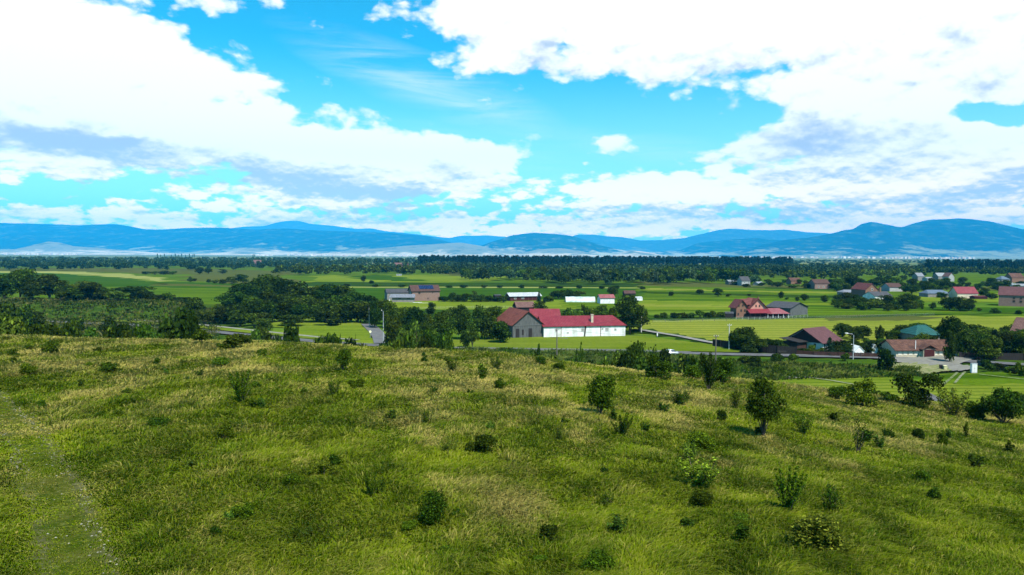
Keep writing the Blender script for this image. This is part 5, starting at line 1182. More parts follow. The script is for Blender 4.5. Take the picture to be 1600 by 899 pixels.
# ---- single shrubs and saplings on the meadow; each label is its own
mk = lambda f, *a, **k: f(*a, **k)
_u = {}
def uniq(key, fn):
    if key not in _u: _u[key] = fn()
    return _u[key]
LM['near_deep'] = leaf_mat('shrub_leaves_deep', (0.009, 0.022, 0.0015), (0.034, 0.062, 0.003))
LM['near_mid'] = leaf_mat('shrub_leaves_mid', (0.016, 0.038, 0.0015), (0.058, 0.098, 0.004))
LM['near_light'] = leaf_mat('shrub_leaves_light', (0.036, 0.068, 0.003), (0.105, 0.155, 0.010))
MEADOW = [
 (672, 826, 66, 54, ('broad', 401, 'deep', .10, .44), 'dark lobed shrub leaning right, low in the middle of the meadow'),
 (753, 712, 36, 48, ('bush', 402, 'deep'), 'round dark shrub in the centre of the bright green grass'),
 (700, 712, 32, 34, ('lsap', 403, 'flower'), 'pale flowering bush just left of the round dark shrub'),
 (1093, 768, 60, 84, ('lsap', 404, 'light'), 'tall spreading light green bush standing over a dark ball bush'),
 (1094, 798, 34, 38, ('bush', 405, 'deep'), 'small black-green ball bush under the tall light green one'),
 (1097, 712, 40, 54, ('bush', 406, 'mid'), 'dense green bush behind the pale sapling right of centre'),
 (1078, 725, 42, 26, ('lsap', 407, 'flower'), 'pale leaved sapling in front of the dense green bush'),
 (1232, 806, 82, 50, ('vase', 408, 'mid'), 'upright dark bush with a black stem, left of the blossoming bush'),
 (1300, 808, 56, 40, ('lsap', 409, 'mid'), 'twiggy bush with a dark foot directly behind the blossoming bush'),
 (1278, 866, 66, 92, ('broad', 417, 'flower', .10, .42), 'wide bush with pale yellowish blossom tops near the bottom right'),
 (940, 900, 42, 56, ('bush', 411, 'mid'), 'low bright green bush cut by the bottom edge'),
 (938, 654, 72, 46, ('broad', 412, 'mid', .06, .38), 'dense tall green tree-like shrub right of centre on the meadow'),
 (971, 684, 40, 32, ('vase', 413, 'mid'), 'small shrub at the right foot of the dense tall one'),
 (1193, 686, 100, 62, ('broad', 437, 'deep', .07, .40), 'tallest shrub of the meadow, with a dark stem and ragged crown'),
 (1107, 611, 64, 34, ('vase', 415, 'deep'), 'narrow upright dark shrub on the brow of the meadow'),
 (1340, 710, 58, 28, ('twig', 416, 'deep'), 'almost bare thin shrub with two dark stems at right'),
 (1255, 681, 35, 30, ('lsap', 417, 'mid'), 'thin leafy twigs right of the tallest shrub'),
 (377, 633, 58, 36, ('vase', 418, 'mid'), 'fan-shaped shrub alone on the left part of the brow'),
 (536, 581, 38, 26, ('broad', 419, 'deep', .08, .42), 'compact dark oval shrub left of centre near the brow'),
 (663, 569, 20, 13, ('bush', 420, 'deep'), 'very small dark round shrub just below the lane thicket'),
 (246, 670, 20, 46, ('bush', 421, 'deep'), 'flat dark spreading shrub in the left meadow'),
 (352, 690, 28, 36, ('bush', 422, 'mid'), 'soft green clump below the fan-shaped shrub'),
 (140, 702, 15, 22, ('bush', 423, 'deep'), 'small dark tuft right of the dirt track'),
 (156, 656, 15, 20, ('bush', 424, 'deep'), 'left one of two little dark tufts above the flat shrub'),
 (185, 656, 17, 22, ('bush', 425, 'mid'), 'right one of two little dark tufts above the flat shrub'),
 (168, 584, 18, 32, ('bush', 426, 'deep'), 'low dark rounded shrub on the left brow'),
 (44, 587, 22, 28, ('bush', 427, 'mid'), 'rounded shrub beside the far end of the dirt track'),
 (81, 553, 21, 30, ('bush', 428, 'mid'), 'dark green shrub on the brow near the left edge'),
 (20, 558, 14, 22, ('bush', 429, 'mid'), 'small shrub on the brow nearest the left edge'),
 (43, 548, 11, 18, ('bush', 430, 'mid'), 'tiny shrub on the brow between two larger ones at left'),
 (152, 552, 11, 13, ('bush', 431, 'deep'), 'tiny dark tuft on the brow left of the low rounded shrub'),
 (140, 577, 13, 15, ('bush', 432, 'mid'), 'little tuft touching the low rounded shrub on its left'),
 (350, 573, 16, 36, ('bush', 433, 'mid'), 'spread low bush above the fan-shaped shrub'),
 (66, 641, 17, 15, ('bush', 434, 'mid'), 'little green tuft at the edge of the dirt track'),
 (336, 842, 24, 22, ('bush', 435, 'deep'), 'small near-black tuft at the lower left'),
 (380, 815, 32, 42, ('bush', 436, 'mid'), 'soft wide green bush right above the near-black tuft'),
 (455, 766, 28, 28, ('bush', 437, 'mid'), 'green bush left of the thin dark sapling'),
 (507, 752, 34, 54, ('lbush', 438, 'light'), 'bright green rounded bush in the lower left centre'),
 (579, 782, 50, 26, ('vase', 439, 'mid'), 'thin dark sapling with an arching top, left of centre'),
 (521, 621, 34, 22, ('lsap', 440, 'mid'), 'slender green sapling under the compact oval shrub'),
 (558, 612, 22, 26, ('lbush', 441, 'mid'), 'soft green tuft right of the slender sapling'),
 (666, 668, 32, 22, ('lsap', 442, 'mid'), 'small sapling with a dark foot in the middle of the meadow'),
 (708, 584, 30, 22, ('lsap', 443, 'mid'), 'sapling on the brow right of the lane thicket'),
 (752, 596, 30, 18, ('sap', 444, 'mid'), 'slanting thin sapling below the brow near the centre'),
 (781, 611, 22, 20, ('bush', 445, 'mid'), 'small round bush right of the slanting sapling'),
 (775, 579, 24, 24, ('lsap', 446, 'mid'), 'leafy sapling on the brow straight below the barn'),
 (847, 573, 18, 20, ('bush', 447, 'mid'), 'low bush on the brow below the white wall'),
 (873, 581, 16, 18, ('bush', 448, 'deep'), 'small dark bush right under the wooden utility pole'),
 (874, 693, 26, 20, ('lsap', 449, 'mid'), 'small dark green sapling left of the dense tall shrub'),
 (975, 747, 16, 32, ('bush', 450, 'mid'), 'low green mound in the right centre grass'),
 (948, 795, 26, 32, ('lsap', 451, 'mid'), 'little green sapling above the bottom centre'),
 (1060, 636, 28, 34, ('lsap', 452, 'mid'), 'open green bush between the narrow dark and the dense tall shrubs'),
 (1149, 640, 34, 22, ('lsap', 453, 'mid'), 'upright open bush left of the tallest shrub'),
 (1474, 697, 24, 20, ('bush', 454, 'mid'), 'small dark bush with pale flowers at right'),
 (1511, 687, 30, 12, ('sap', 455, 'mid'), 'thin twig of a sapling near the right edge'),
 (1440, 756, 22, 30, ('lbush', 456, 'mid'), 'dark green clump in the right grass'),
 (1568, 664, 58, 70, ('bush', 457, 'deep'), 'large dark bush at the right end of the brow'),
 (1432, 638, 60, 66, ('bush', 458, 'deep'), 'large dark bush right of centre on the right brow'),
 (1490, 652, 50, 46, ('lsap', 459, 'light'), 'open light green bush between the two large dark ones'),
 (1524, 657, 32, 40, ('bush', 460, 'deep'), 'dark low bush touching the large dark one at right'),
 (1345, 637, 48, 46, ('bush', 461, 'mid'), 'dense bush on the right brow, left of the large dark ones'),
 (1308, 626, 24, 30, ('bush', 462, 'mid'), 'small bush on the left side of the dense one at right'),
 (1385, 628, 16, 34, ('bush', 463, 'mid'), 'low scrub between the dense bush and the large dark bush'),
 (1600, 640, 26, 26, ('bush', 464, 'deep'), 'bush cut by the right edge behind the large dark one'),
 (1366, 620, 14, 18, ('sap', 465, 'mid'), 'small spray of twigs behind the dense bush at right'),
 (1130, 600, 42, 44, ('bush', 466, 'mid'), 'round green bush right behind the narrow dark shrub'),
 (1085, 594, 26, 34, ('bush', 467, 'mid'), 'low green bush on the brow left of the narrow dark shrub'),
 (1030, 594, 42, 46, ('bush', 468, 'mid'), 'leafy green bush on the brow below the parked car'),
 (1218, 590, 22, 22, ('bush', 469, 'mid'), 'bush behind the top of the tallest shrub'),
 (455, 836, 16, 30, ('bush', 470, 'mid'), 'faint green clump in the lower left grass'),
 (600, 848, 18, 34, ('lbush', 471, 'mid'), 'low green clump left of the dark lobed shrub'),
 (640, 834, 20, 34, ('lbush', 472, 'mid'), 'low green growth at the left foot of the dark lobed shrub'),
 (1160, 822, 18, 44, ('lbush', 473, 'mid'), 'low green growth right of the black-green ball bush'),
 (1360, 842, 18, 34, ('lbush', 474, 'mid'), 'low green clump right of the blossoming bush'),
 (840, 882, 18, 34, ('lbush', 475, 'mid'), 'low green clump left of the bush cut by the bottom edge'),
 (700, 872, 20, 40, ('lbush', 476, 'mid'), 'low green clump below the dark lobed shrub'),
 (410, 560, 16, 18, ('bush', 477, 'mid'), 'small bush on the brow below the big dark pair at left'),
 (245, 572, 14, 14, ('bush', 478, 'mid'), 'tiny shrub on the brow in the left third'),
 (400, 640, 20, 22, ('sap', 479, 'mid'), 'few green sprigs right of the fan-shaped shrub'),
]
def meadow_parts(spec):
    k, seed, mt = spec[:3]; mt = LM.get('near_' + mt, LM[mt])
    if k == 'broad': return tpl_broad(seed, mt, n=4600, size=0.023, wide=spec[4], low=spec[3], nl=15)
    if k in ('bush', 'lbush'): return tpl_bush(seed, mt, n=3400, size=0.029, nl=11)
    if k == 'vase': return tpl_vase(seed, mt, n=4400, size=0.021, ns=19, spread=0.44, bare=0.20, fluff=0.034)
    if k == 'lsap': return tpl_vase(seed, mt, n=1900, size=0.022, ns=12, spread=0.42, bare=0.15, fluff=0.055)
    if k == 'sap': return tpl_vase(seed, mt, n=420, size=0.045, ns=4, spread=0.25, bare=0.1, fluff=0.06)
    if k == 'twig': return tpl_vase(seed, mt, n=420, size=0.024, ns=6, spread=0.24, bare=0.25, fluff=0.05)
for px_, yb_, hp_, wp_, spec, lab in MEADOW:
    nm = 'sapling' if spec[0] in ('sap', 'lsap', 'twig') and ('sapling' in lab or 'twig' in lab) else 'shrub'
    plant(px_, yb_, hp_, wp_, '', lab, 'shrubs scattered over the meadow', parts=meadow_parts(spec), name=nm)

rm_ = random.Random(31)
def sprinkle(n, xa, xb, yfun, what, group):
    it = []
    for k in range(n):
        x = xa + (xb - xa) * (k + rm_.random()) / n; ya, yb = yfun(x); y = rm_.uniform(ya, yb); s = 0.35 + (y - 530) / 300
        it.append((x, y, rm_.uniform(10, 24) * s + 5, rm_.uniform(9, 20) * s + 5, rm_.choice(['sap0', 'sap1', 'sap2', 'lsap0', 'lsap1', 'bush0', 'bush2', 'dbush1', 'vase0', 'vase1'])))
    plants_row(it, what, group)
sprinkle(28, 20, 1580, lambda x: (np.interp(x, [0, 700, 1100, 1600], [560, 590, 630, 690]), np.interp(x, [0, 700, 1100, 1600], [640, 680, 690, 720])), 'tiny wild seedling in the upper meadow grass', 'seedlings in the upper meadow')
sprinkle(15, 230, 1580, lambda x: (700, 870), 'tiny wild seedling in the lower meadow grass', 'seedlings in the lower meadow')
# ---- behind the brow: scrub along the left road
r_ = random.Random(5)
pick = lambda *t: r_.choice(t)
left_scrub = [(-10, 520, 30, 60, 'bush1', 100), (12, 528, 34, 46, 'lbush1', 92), (36, 520, 24, 40, 'bush3', 104), (60, 528, 26, 44, 'dbush1', 96), (86, 528, 22, 44, 'bush0', 98), (108, 520, 22, 36, 'bush2', 106), (122, 516, 18, 30, 'dbush2', 120),
 (140, 528, 20, 42, 'lbush2', 96), (165, 528, 26, 40, 'bush4', 104), (190, 528, 24, 42, 'dbush1', 98), (205, 529, 15, 30, 'bush1', 92), (222, 529, 26, 40, 'bush0', 100), (243, 531, 22, 32, 'lbush0', 94), (262, 528, 40, 46, 'dbush3', 108),
 (280, 529, 52, 60, 'dbush0', 104), (300, 529, 40, 40, 'dbush2', 100), (318, 540, 28, 28, 'bush2', None), (366, 546, 26, 34, 'bush3', None), (385, 540, 18, 20, 'lbush3', None), (345, 545, 10, 14, 'bush1', None)]
plants_row(left_scrub[:10], 'leafy bush of the low scrub before the left road', 'scrub by the left road')
plants_row(left_scrub[10:], 'bush in the taller dark scrub where the left road bends', 'scrub at the road bend')
plants_row([(5, 505, 34, 44, 'dbush1', 200), (30, 506, 32, 36, 'bush4', 215), (55, 500, 18, 30, 'dbush2', 240), (-40, 500, 45, 60, 'dbush0', 210), (120, 505, 10, 22, 'bush0', 235), (170, 508, 14, 26, 'dbush3', 225), (300, 500, 36, 32, 'bush3', 270), (340, 500, 26, 34, 'lbush2', 262), (320, 505, 22, 30, 'lbush1', 258), (350, 505, 24, 30, 'dbush3', 262), (375, 508, 24, 34, 'bush1', 252), (398, 510, 22, 26, 'bush2', 246), (415, 512, 16, 24, 'lbush3', 240)],
           'bush on the grassy verge beyond the left road', 'bushes beyond the left road')
# trees on top of the left bank
plants_row([(-30, 472, 50, 60, 'broad1', 318), (8, 478, 50, 40, 'broad0', 322), (32, 470, 52, 44, 'green1', 330), (48, 478, 34, 30, 'broad4', 316), (78, 472, 44, 54, 'broad2', 326), (95, 485, 40, 16, 'bush2', 306), (104, 480, 34, 26, 'dbush1', 312), (130, 474, 36, 50, 'pale1', 330), (146, 478, 38, 40, 'dbush3', 316),
            (120, 477, 28, 34, 'dbush0', 312), (160, 478, 30, 24, 'broad3', 318), (185, 480, 26, 34, 'lbush1', 312), (206, 476, 30, 62, 'broad4', 326), (228, 478, 24, 30, 'dbush2', 318), (250, 478, 18, 44, 'dbush0', 320), (262, 476, 20, 16, 'bush4', 318), (283, 480, 16, 30, 'dbush1', 322)],
           'dark tree on the grassy bank above the left road', 'trees on the left bank')
# big dark copse left of the brick farmhouse
cop = []
for i, (x, yt, d) in enumerate([(362, 446, 300), (380, 432, 330), (402, 424, 345), (425, 418, 360), (450, 424, 350), (470, 430, 330), (495, 436, 345), (512, 434, 335), (536, 436, 330), (556, 446, 310), (575, 452, 300), (366, 470, 280),
                                (392, 452, 290), (418, 446, 300), (445, 446, 300), (470, 452, 296), (500, 456, 292), (528, 456, 290), (552, 466, 285)]):
    cop.append((x, 500, 491 - yt, 44 + (i * 7) % 14, ('broad%d' % (i % 5)) if i % 3 else ('green%d' % (i % 5)), d))
plants_row(cop, 'tall tree at the back of the big dark copse', 'tall trees of the dark copse')
cop = []
for i, (x, yt, d) in enumerate([(350, 478, 262), (372, 474, 262), (398, 468, 266), (424, 470, 268), (446, 468, 270), (470, 474, 268), (494, 474, 268), (518, 470, 268), (540, 474, 266), (560, 470, 268), (578, 474, 262), (516, 482, 256), (600, 468, 262), (405, 488, 256), (455, 490, 254)]):
    cop.append((x, 500, 500 - yt, 34 + (i * 5) % 12, ('dbush%d' % (i % 4)) if i % 2 else ('broad%d' % (i % 5)), d))
plants_row(cop, 'lower tree along the front of the big dark copse', 'front edge of the dark copse')
# bushes in front of the light meadow, and the thicket right of the lane
plants_row([(425, 545, 30, 34, 'dbush2', 118), (448, 545, 42, 44, 'dbush0', 112), (462, 545, 36, 30, 'dbush3', 116), (412, 520, 16, 24, 'bush4', 175), (395, 530, 16, 24, 'lbush1', 160)], 'bush of the dark clump on the brow before the lane', 'dark clump left of the lane')
plants_row([(488, 545, 20, 40, 'bush1', 118), (505, 545, 24, 34, 'lbush3', 124), (522, 545, 26, 36, 'bush0', 120), (542, 545, 24, 34, 'dbush2', 122), (560, 548, 14, 26, 'bush2', 118)], 'rounded bush in the low row before the small light meadow', 'low row left of the lane')
thick = [(600, 546, 14, 34, 'dbush1', 110), (618, 550, 22, 36, 'bush3', 112), (628, 545, 36, 34, 'pale1', 150), (640, 550, 30, 36, 'bush1', 116), (650, 540, 42, 34, 'pale0', 150), (662, 552, 32, 38, 'dbush0', 116), (676, 540, 30, 36, 'green2', 140),
         (690, 555, 40, 30, 'bush4', 118), (704, 556, 44, 24, 'green4', 116), (642, 524, 26, 34, 'orchard1', 185), (612, 520, 30, 30, 'green0', 190), (698, 560, 26, 18, 'lbush3', 96), (680, 552, 16, 30, 'dbush3', 104)]
plants_row(thick, 'plant of the green thicket directly right of the lane', 'thicket right of the lane')
orch = [(612, 488, 18, 34, 'green3', 250), (628, 500, 22, 30, 'green1', 240), (640, 506, 24, 30, 'orchard0', 230), (650, 512, 34, 36, 'broad2', 222), (668, 512, 22, 36, 'orchard2', 226), (673, 487, 15, 17, 'broad3', 300), (690, 516, 32, 36, 'green2', 220), (664, 522, 22, 30, 'orchard1', 200),
        (700, 524, 30, 30, 'orchard0', 205), (722, 520, 46, 36, 'broad1', 215), (712, 500, 22, 34, 'green0', 245), (738, 530, 22, 22, 'orchard2', 190), (746, 500, 24, 32, 'green4', 240), (768, 505, 28, 36, 'green1', 240), (762, 525, 32, 32, 'dbush2', 216), (782, 530, 30, 34, 'dbush0', 208), (728, 532, 18, 20, 'bush1', 196), (585, 500, 30, 22, 'broad0', 246)]
plants_row(orch, 'garden tree in the dark orchard beside the barn', 'orchard between lane and barn')
# around the barn
plant(985, 526, 66, 46, 'broad2', 'big dark tree at the right end of the white building', D=232)
plant(1000, 524, 46, 30, 'broad4', 'dark tree leaning against the big one right of the white building', D=238)
plant(975, 524, 50, 26, 'green1', 'narrow dark tree just behind the right corner of the white building', D=244)
plant(846, 485, 15, 24, 'broad3', 'dark round tree behind the barn roofs', D=300)
plants_row([(885, 496, 16, 18, 'bush2', 262), (897, 496, 12, 26, 'lbush1', 262), (914, 496, 22, 11, 'poplar0', 262), (925, 496, 16, 20, 'lbush3', 266), (941, 496, 20, 26, 'green3', 262), (960, 497, 18, 18, 'bush4', 255), (905, 490, 8, 60, 'bush0', 290)], 'garden bush directly behind the long red roof', 'bushes behind the red roof')
plants_row([(842, 470, 16, 8, 'fir0', 390), (857, 470, 8, 16, 'bush0', 392), (873, 468, 14, 26, 'dbush1', 420), (888, 468, 16, 26, 'dbush2', 425), (902, 468, 14, 24, 'dbush3', 420), (850, 472, 8, 6, 'fir1', 380)], 'bush of the dark group beside the white tunnel', 'bushes beside the white tunnel')
plant(957, 465, 18, 18, 'broad1', 'round dark tree behind the little white cottage')
plant(568, 441, 11, 9, 'broad0', 'single round tree in the light field above the brick farmhouse')
plant(580, 444, 6, 8, 'dbush1', 'small bush right of the single round tree above the farmhouse')
# hedge right of the brick farmhouse
plants_row([(693, 472, 9, 18, 'dbush1'), (706, 472, 16, 14, 'dbush2'), (716, 472, 12, 18, 'dbush0'), (727, 472, 14, 20, 'dbush3'), (740, 472, 12, 20, 'dbush1'), (752, 472, 12, 20, 'dbush2'), (763, 472, 11, 18, 'dbush0'), (741, 466, 12, 10, 'green2'), (776, 472, 8, 16, 'dbush3'), (786, 473, 11, 16, 'dbush1')],
           'dark bush in the hedge beside the brick farmhouse', 'hedge right of the farmhouse')
plants_row([(x, 449 + (x - 600) * .008, 4 + (x * 7 % 3), 10 + (x % 5), 'dbush%d' % (x % 4)) for x in (517, 541, 586, 628, 661, 702, 724, 757, 781, 815, 849, 873, 905, 940, 962, 1003)], 'little bush in the long hedge line behind the brick farmhouse', 'long hedge line')
# brow centre: weeds with saplings in front of the road
plants_row([(770, 560, 12, 20, 'lbush1', 110), (792, 562, 18, 26, 'bush2', 108), (812, 564, 16, 26, 'lbush2', 112), (836, 570, 34, 16, 'sap0', 110), (838, 566, 16, 30, 'bush3', 110), (862, 570, 16, 26, 'bush0', 104), (895, 572, 14, 30, 'bush1', 104), (905, 566, 34, 14, 'lsap1', 118), (925, 575, 16, 28, 'dbush2', 104)], 'plant in the green weeds below the white wall', 'weeds below the barn, left part')
plants_row([(945, 578, 24, 30, 'bush4', 108), (966, 578, 34, 30, 'pale2', 112), (990, 584, 54, 40, 'green1', 108), (975, 582, 34, 34, 'dbush3', 104), (1018, 580, 42, 22, 'lsap2', 122), (1008, 590, 34, 34, 'lbush0', 100), (1040, 578, 36, 20, 'dbush1', 130), (1062, 580, 30, 30, 'lsap0', 126), (1054, 588, 22, 26, 'bush1', 108), (1083, 580, 26, 30, 'bush0', 124), (1102, 580, 28, 26, 'bush2', 128), (1128, 578, 24, 30, 'lbush2', 132), (960, 590, 14, 40, 'bush3', 98)],
           'plant in the lush green clump before the silver car', 'lush clump at the centre brow')
plants_row([(1165, 572, 18, 22, 'bush2'), (1178, 578, 22, 22, 'dbush1'), (1186, 576, 12, 16, 'bush0'), (1152, 573, 10, 10, 'bush1'), (1214, 570, 18, 20, 'bush3'), (1236, 568, 16, 20, 'bush4'), (1223, 576, 10, 8, 'bush1'), (1201, 574, 8, 8, 'bush0'), (1320, 566, 16, 14, 'bush2'), (1328, 578, 10, 8, 'bush3')], 'bush on the weedy strip below the farm track', 'bushes on the weedy strip')
plants_row([(1215, 585, 12, 6, 'sap1'), (1258, 584, 11, 5, 'sap2'), (1273, 575, 10, 5, 'sap0'), (1284, 580, 12, 8, 'sap1'), (1297, 574, 12, 5, 'sap2'), (1306, 579, 8, 4, 'sap0'), (1244, 600, 1, 1, 'sap0')][:6], 'tiny young tree on the weedy strip before the road', 'young trees on the strip')
# trees around the dark fence and the dark house
plants_row([(1148, 547, 32, 20, 'bush4'), (1163, 548, 38, 44, 'green3'), (1178, 548, 26, 20, 'green0'), (1190, 549, 20, 22, 'dbush1'), (1205, 548, 20, 28, 'dbush2'), (1218, 546, 16, 22, 'bush3'), (1176, 552, 20, 40, 'dbush3'), (1226, 549, 12, 20, 'dbush0')], 'garden bush behind the dark fence', 'bushes behind the dark fence')
plants_row([(1236, 553, 10, 18, 'bush0'), (1254, 554, 10, 20, 'dbush1'), (1270, 554, 10, 22, 'bush2'), (1282, 554, 11, 18, 'bush1'), (1310, 555, 12, 20, 'dbush3'), (1268, 552, 14, 12, 'lbush1')], 'low bush in the garden before the dark house', 'bushes before the dark house')
plant(1296, 557, 32, 20, 'fir0', 'young fir standing before the right corner of the dark house', cat='tree')
vil = [(1316, 528, 24, 28, 'broad1'), (1335, 532, 22, 26, 'green0'), (1348, 530, 22, 28, 'broad4'), (1374, 540, 34, 13, 'poplar0'), (1360, 552, 20, 26, 'broad3'), (1345, 553, 18, 24, 'dbush2'), (1326, 553, 18, 20, 'dbush0'), (1372, 552, 22, 22, 'dbush3'),
       (1398, 535, 20, 26, 'green2'), (1412, 535, 28, 30, 'broad2'), (1425, 532, 22, 26, 'broad0'), (1443, 549, 30, 30, 'pale2'), (1427, 549, 22, 22, 'green1'), (1392, 535, 18, 24, 'dbush1'), (1440, 512, 8, 30, 'bush2')]
plants_row(vil, 'village tree near the teal roof or the tents', 'trees left of the tall dark crown')
plant(1490, 548, 56, 42, 'broad1', 'tall dark round tree rising behind the tiled house', D=190)
plant(1487, 560, 44, 22, 'broad3', 'dark tree standing in front of the right part of the tiled house', D=172)
plants_row([(1476, 530, 28, 26, 'dbush2', 215), (1510, 556, 42, 30, 'green1', 182), (1512, 550, 40, 26, 'pale0', 180), (1528, 558, 40, 34, 'broad4', 180), (1538, 558, 30, 30, 'green3', 176), (1524, 540, 28, 24, 'broad0', 200), (1552, 556, 34, 30, 'pale1', 178), (1565, 545, 32, 26, 'green4', 200), (1578, 556, 38, 34, 'broad2', 184), (1600, 558, 42, 34, 'green1', 180), (1620, 560, 52, 40, 'broad0', 180), (1590, 520, 22, 22, 'broad3', 230), (1572, 528, 20, 20, 'broad1', 220)],
           'garden tree right of the tiled house', 'trees right of the tiled house')
plant(1556, 558, 46, 26, 'fir1', 'dark pointed fir among the garden trees right of the tiled house', D=186, cat='tree')
plant(1386, 575, 34, 26, 'dbush2', 'dark round bush by the road at the left corner of the tiled house', D=158)
plants_row([(1540, 577, 16, 16, 'dbush1'), (1548, 582, 14, 16, 'bush0'), (1560, 580, 14, 14, 'dbush2'), (1575, 584, 12, 14, 'bush3'), (1584, 586, 12, 12, 'dbush3'), (1596, 590, 24, 18, 'bush1')], 'bush at the grey fence by the white cabinet', 'bushes at the grey fence')
# scattered field trees, right middle distance
plants_row([(1122, 464, 14, 18, 'broad2'), (1093, 460, 8, 12, 'dbush1'), (1048, 463, 8, 9, 'dbush2'), (1138, 464, 5, 9, 'dbush3'), (1220, 467, 12, 10, 'green0'), (1246, 471, 8, 8, 'green2'), (1257, 471, 12, 13, 'broad1'), (1289, 473, 12, 12, 'broad3'), (1170, 463, 4, 7, 'dbush1'), (1229, 469, 5, 7, 'bush2')], 'lone round bush in the fields above the pink house', 'lone bushes above the pink house')
plants_row([(1026, 498, 7, 9, 'dbush1'), (1038, 498, 10, 14, 'dbush2'), (1054, 498, 10, 16, 'dbush0'), (1068, 498, 10, 16, 'dbush3'), (1080, 498, 10, 16, 'bush1'), (1094, 498, 14, 16, 'bush2'), (1106, 498, 10, 14, 'dbush1'), (1116, 497, 12, 14, 'bush4'), (1128, 497, 10, 16, 'bush0'), (1137, 497, 7, 8, 'dbush2')], 'dark bush in the hedge left of the pink house', 'hedge left of the pink house')
# around the village houses
vil2 = [(1310, 476, 16, 22, 'dbush0'), (1322, 476, 20, 26, 'broad1'), (1338, 478, 18, 26, 'dbush3'), (1348, 482, 18, 26, 'broad2'), (1358, 484, 16, 28, 'bush2'), (1322, 483, 9, 26, 'bush1'), (1385, 482, 22, 26, 'broad4'), (1396, 484, 14, 20, 'dbush1'), (1417, 482, 24, 26, 'broad3'), (1430, 480, 20, 20, 'green1'), (1441, 484, 10, 6, 'green2'), (1457, 484, 12, 11, 'green3'),
        (1330, 450, 22, 26, 'broad0'), (1344, 452, 16, 18, 'broad2'), (1312, 450, 14, 18, 'green2')]
plants_row(vil2, 'village tree beside the white house with the grey roof', 'trees by the white and brick houses')
vil3 = [(1483, 486, 22, 30, 'broad1'), (1500, 487, 24, 32, 'broad0'), (1514, 486, 20, 22, 'broad3'), (1446, 458, 20, 16, 'broad2'), (1456, 458, 16, 16, 'green1'), (1468, 456, 10, 12, 'green0'), (1480, 454, 8, 12, 'bush2'), (1424, 460, 16, 22, 'broad4'), (1471, 466, 10, 16, 'dbush2'), (1536, 463, 14, 16, 'broad3'), (1549, 468, 10, 18, 'dbush1'),
        (1555, 490, 9, 15, 'dbush3'), (1591, 492, 8, 11, 'dbush0'), (1530, 487, 6, 8, 'bush1'), (1560, 455, 10, 20, 'broad4'), (1504, 446, 6, 10, 'bush3')]
plants_row(vil3, 'village tree near the red-roofed house at right', 'trees by the red-roofed house')
plants_row([(1423, 444, 6, 14, 'dbush1'), (1150, 446, 6, 16, 'bush0'), (1165, 449, 6, 14, 'dbush2'), (1190, 447, 6, 12, 'dbush3'), (1207, 448, 7, 12, 'bush2'), (1215, 449, 9, 20, 'broad1'), (1238, 450, 6, 22, 'bush1'), (1262, 451, 8, 18, 'dbush0'), (1285, 446, 8, 18, 'broad3'), (1300, 452, 10, 16, 'broad2')], 'bush among the far small houses beyond the fields', 'bushes among the far small houses')
rv = random.Random(21)
def infill(n, xa, xb, ya, yb, ha, hb, what, group, kinds=('broad', 'green', 'dbush', 'bush')):
    it = []
    for k in range(n):
        h = rv.uniform(ha, hb); kd = rv.choice(kinds); it.append((xa + (xb - xa) * (k + rv.random()) / n, rv.uniform(ya, yb), h, h * rv.uniform(1.0, 1.6), kd + str(rv.randrange(4))))
    plants_row(it, what, group)
infill(26, 1296, 1440, 446, 458, 9, 15, 'dark garden tree behind the white and brick houses', 'garden trees behind the village houses')
infill(26, 1440, 1600, 444, 456, 7, 13, 'dark garden tree behind the red-roofed house', 'garden trees behind the red-roofed house')
infill(18, 1300, 1440, 478, 487, 9, 16, 'bushy tree along the near edge of the village', 'near edge of the village')
infill(22, 1180, 1440, 438, 447, 6, 10, 'bushy tree between the far small houses', 'bushes between the far small houses')
infill(16, 1400, 1500, 528, 545, 18, 26, 'dark garden tree around the teal roof', 'garden trees around the teal roof')
infill(16, 1300, 1400, 545, 556, 12, 20, 'dark garden tree between the dark house and the tents', 'garden trees by the tents')
infill(22, 1500, 1640, 535, 560, 24, 34, 'garden tree behind the dark fence at right', 'garden trees behind the right fence')
# left far field bushes
plants_row([(228, 429, 5, 14, 'dbush1'), (242, 429.4, 6, 16, 'bush2'), (256, 429.5, 7, 16, 'dbush2'), (270, 429.3, 6, 14, 'bush3')], 'bush of the short hedge in the pale field at far left', 'short hedge in the pale field')
plants_row([(297, 441, 9, 8, 'dbush3'), (304, 440, 5, 8, 'dbush1'), (326, 442, 6, 8, 'dbush0'), (336, 443, 6, 12, 'bush1'), (348, 444, 8, 14, 'dbush2'), (362, 444, 12, 18, 'bush3'), (380, 444, 16, 22, 'green1'), (312, 429, 12, 14, 'broad1'), (326, 428, 9, 12, 'broad4'), (348, 428, 8, 14, 'green2')], 'bush at the right end of the far left fields', 'bushes at the right end of the left fields')
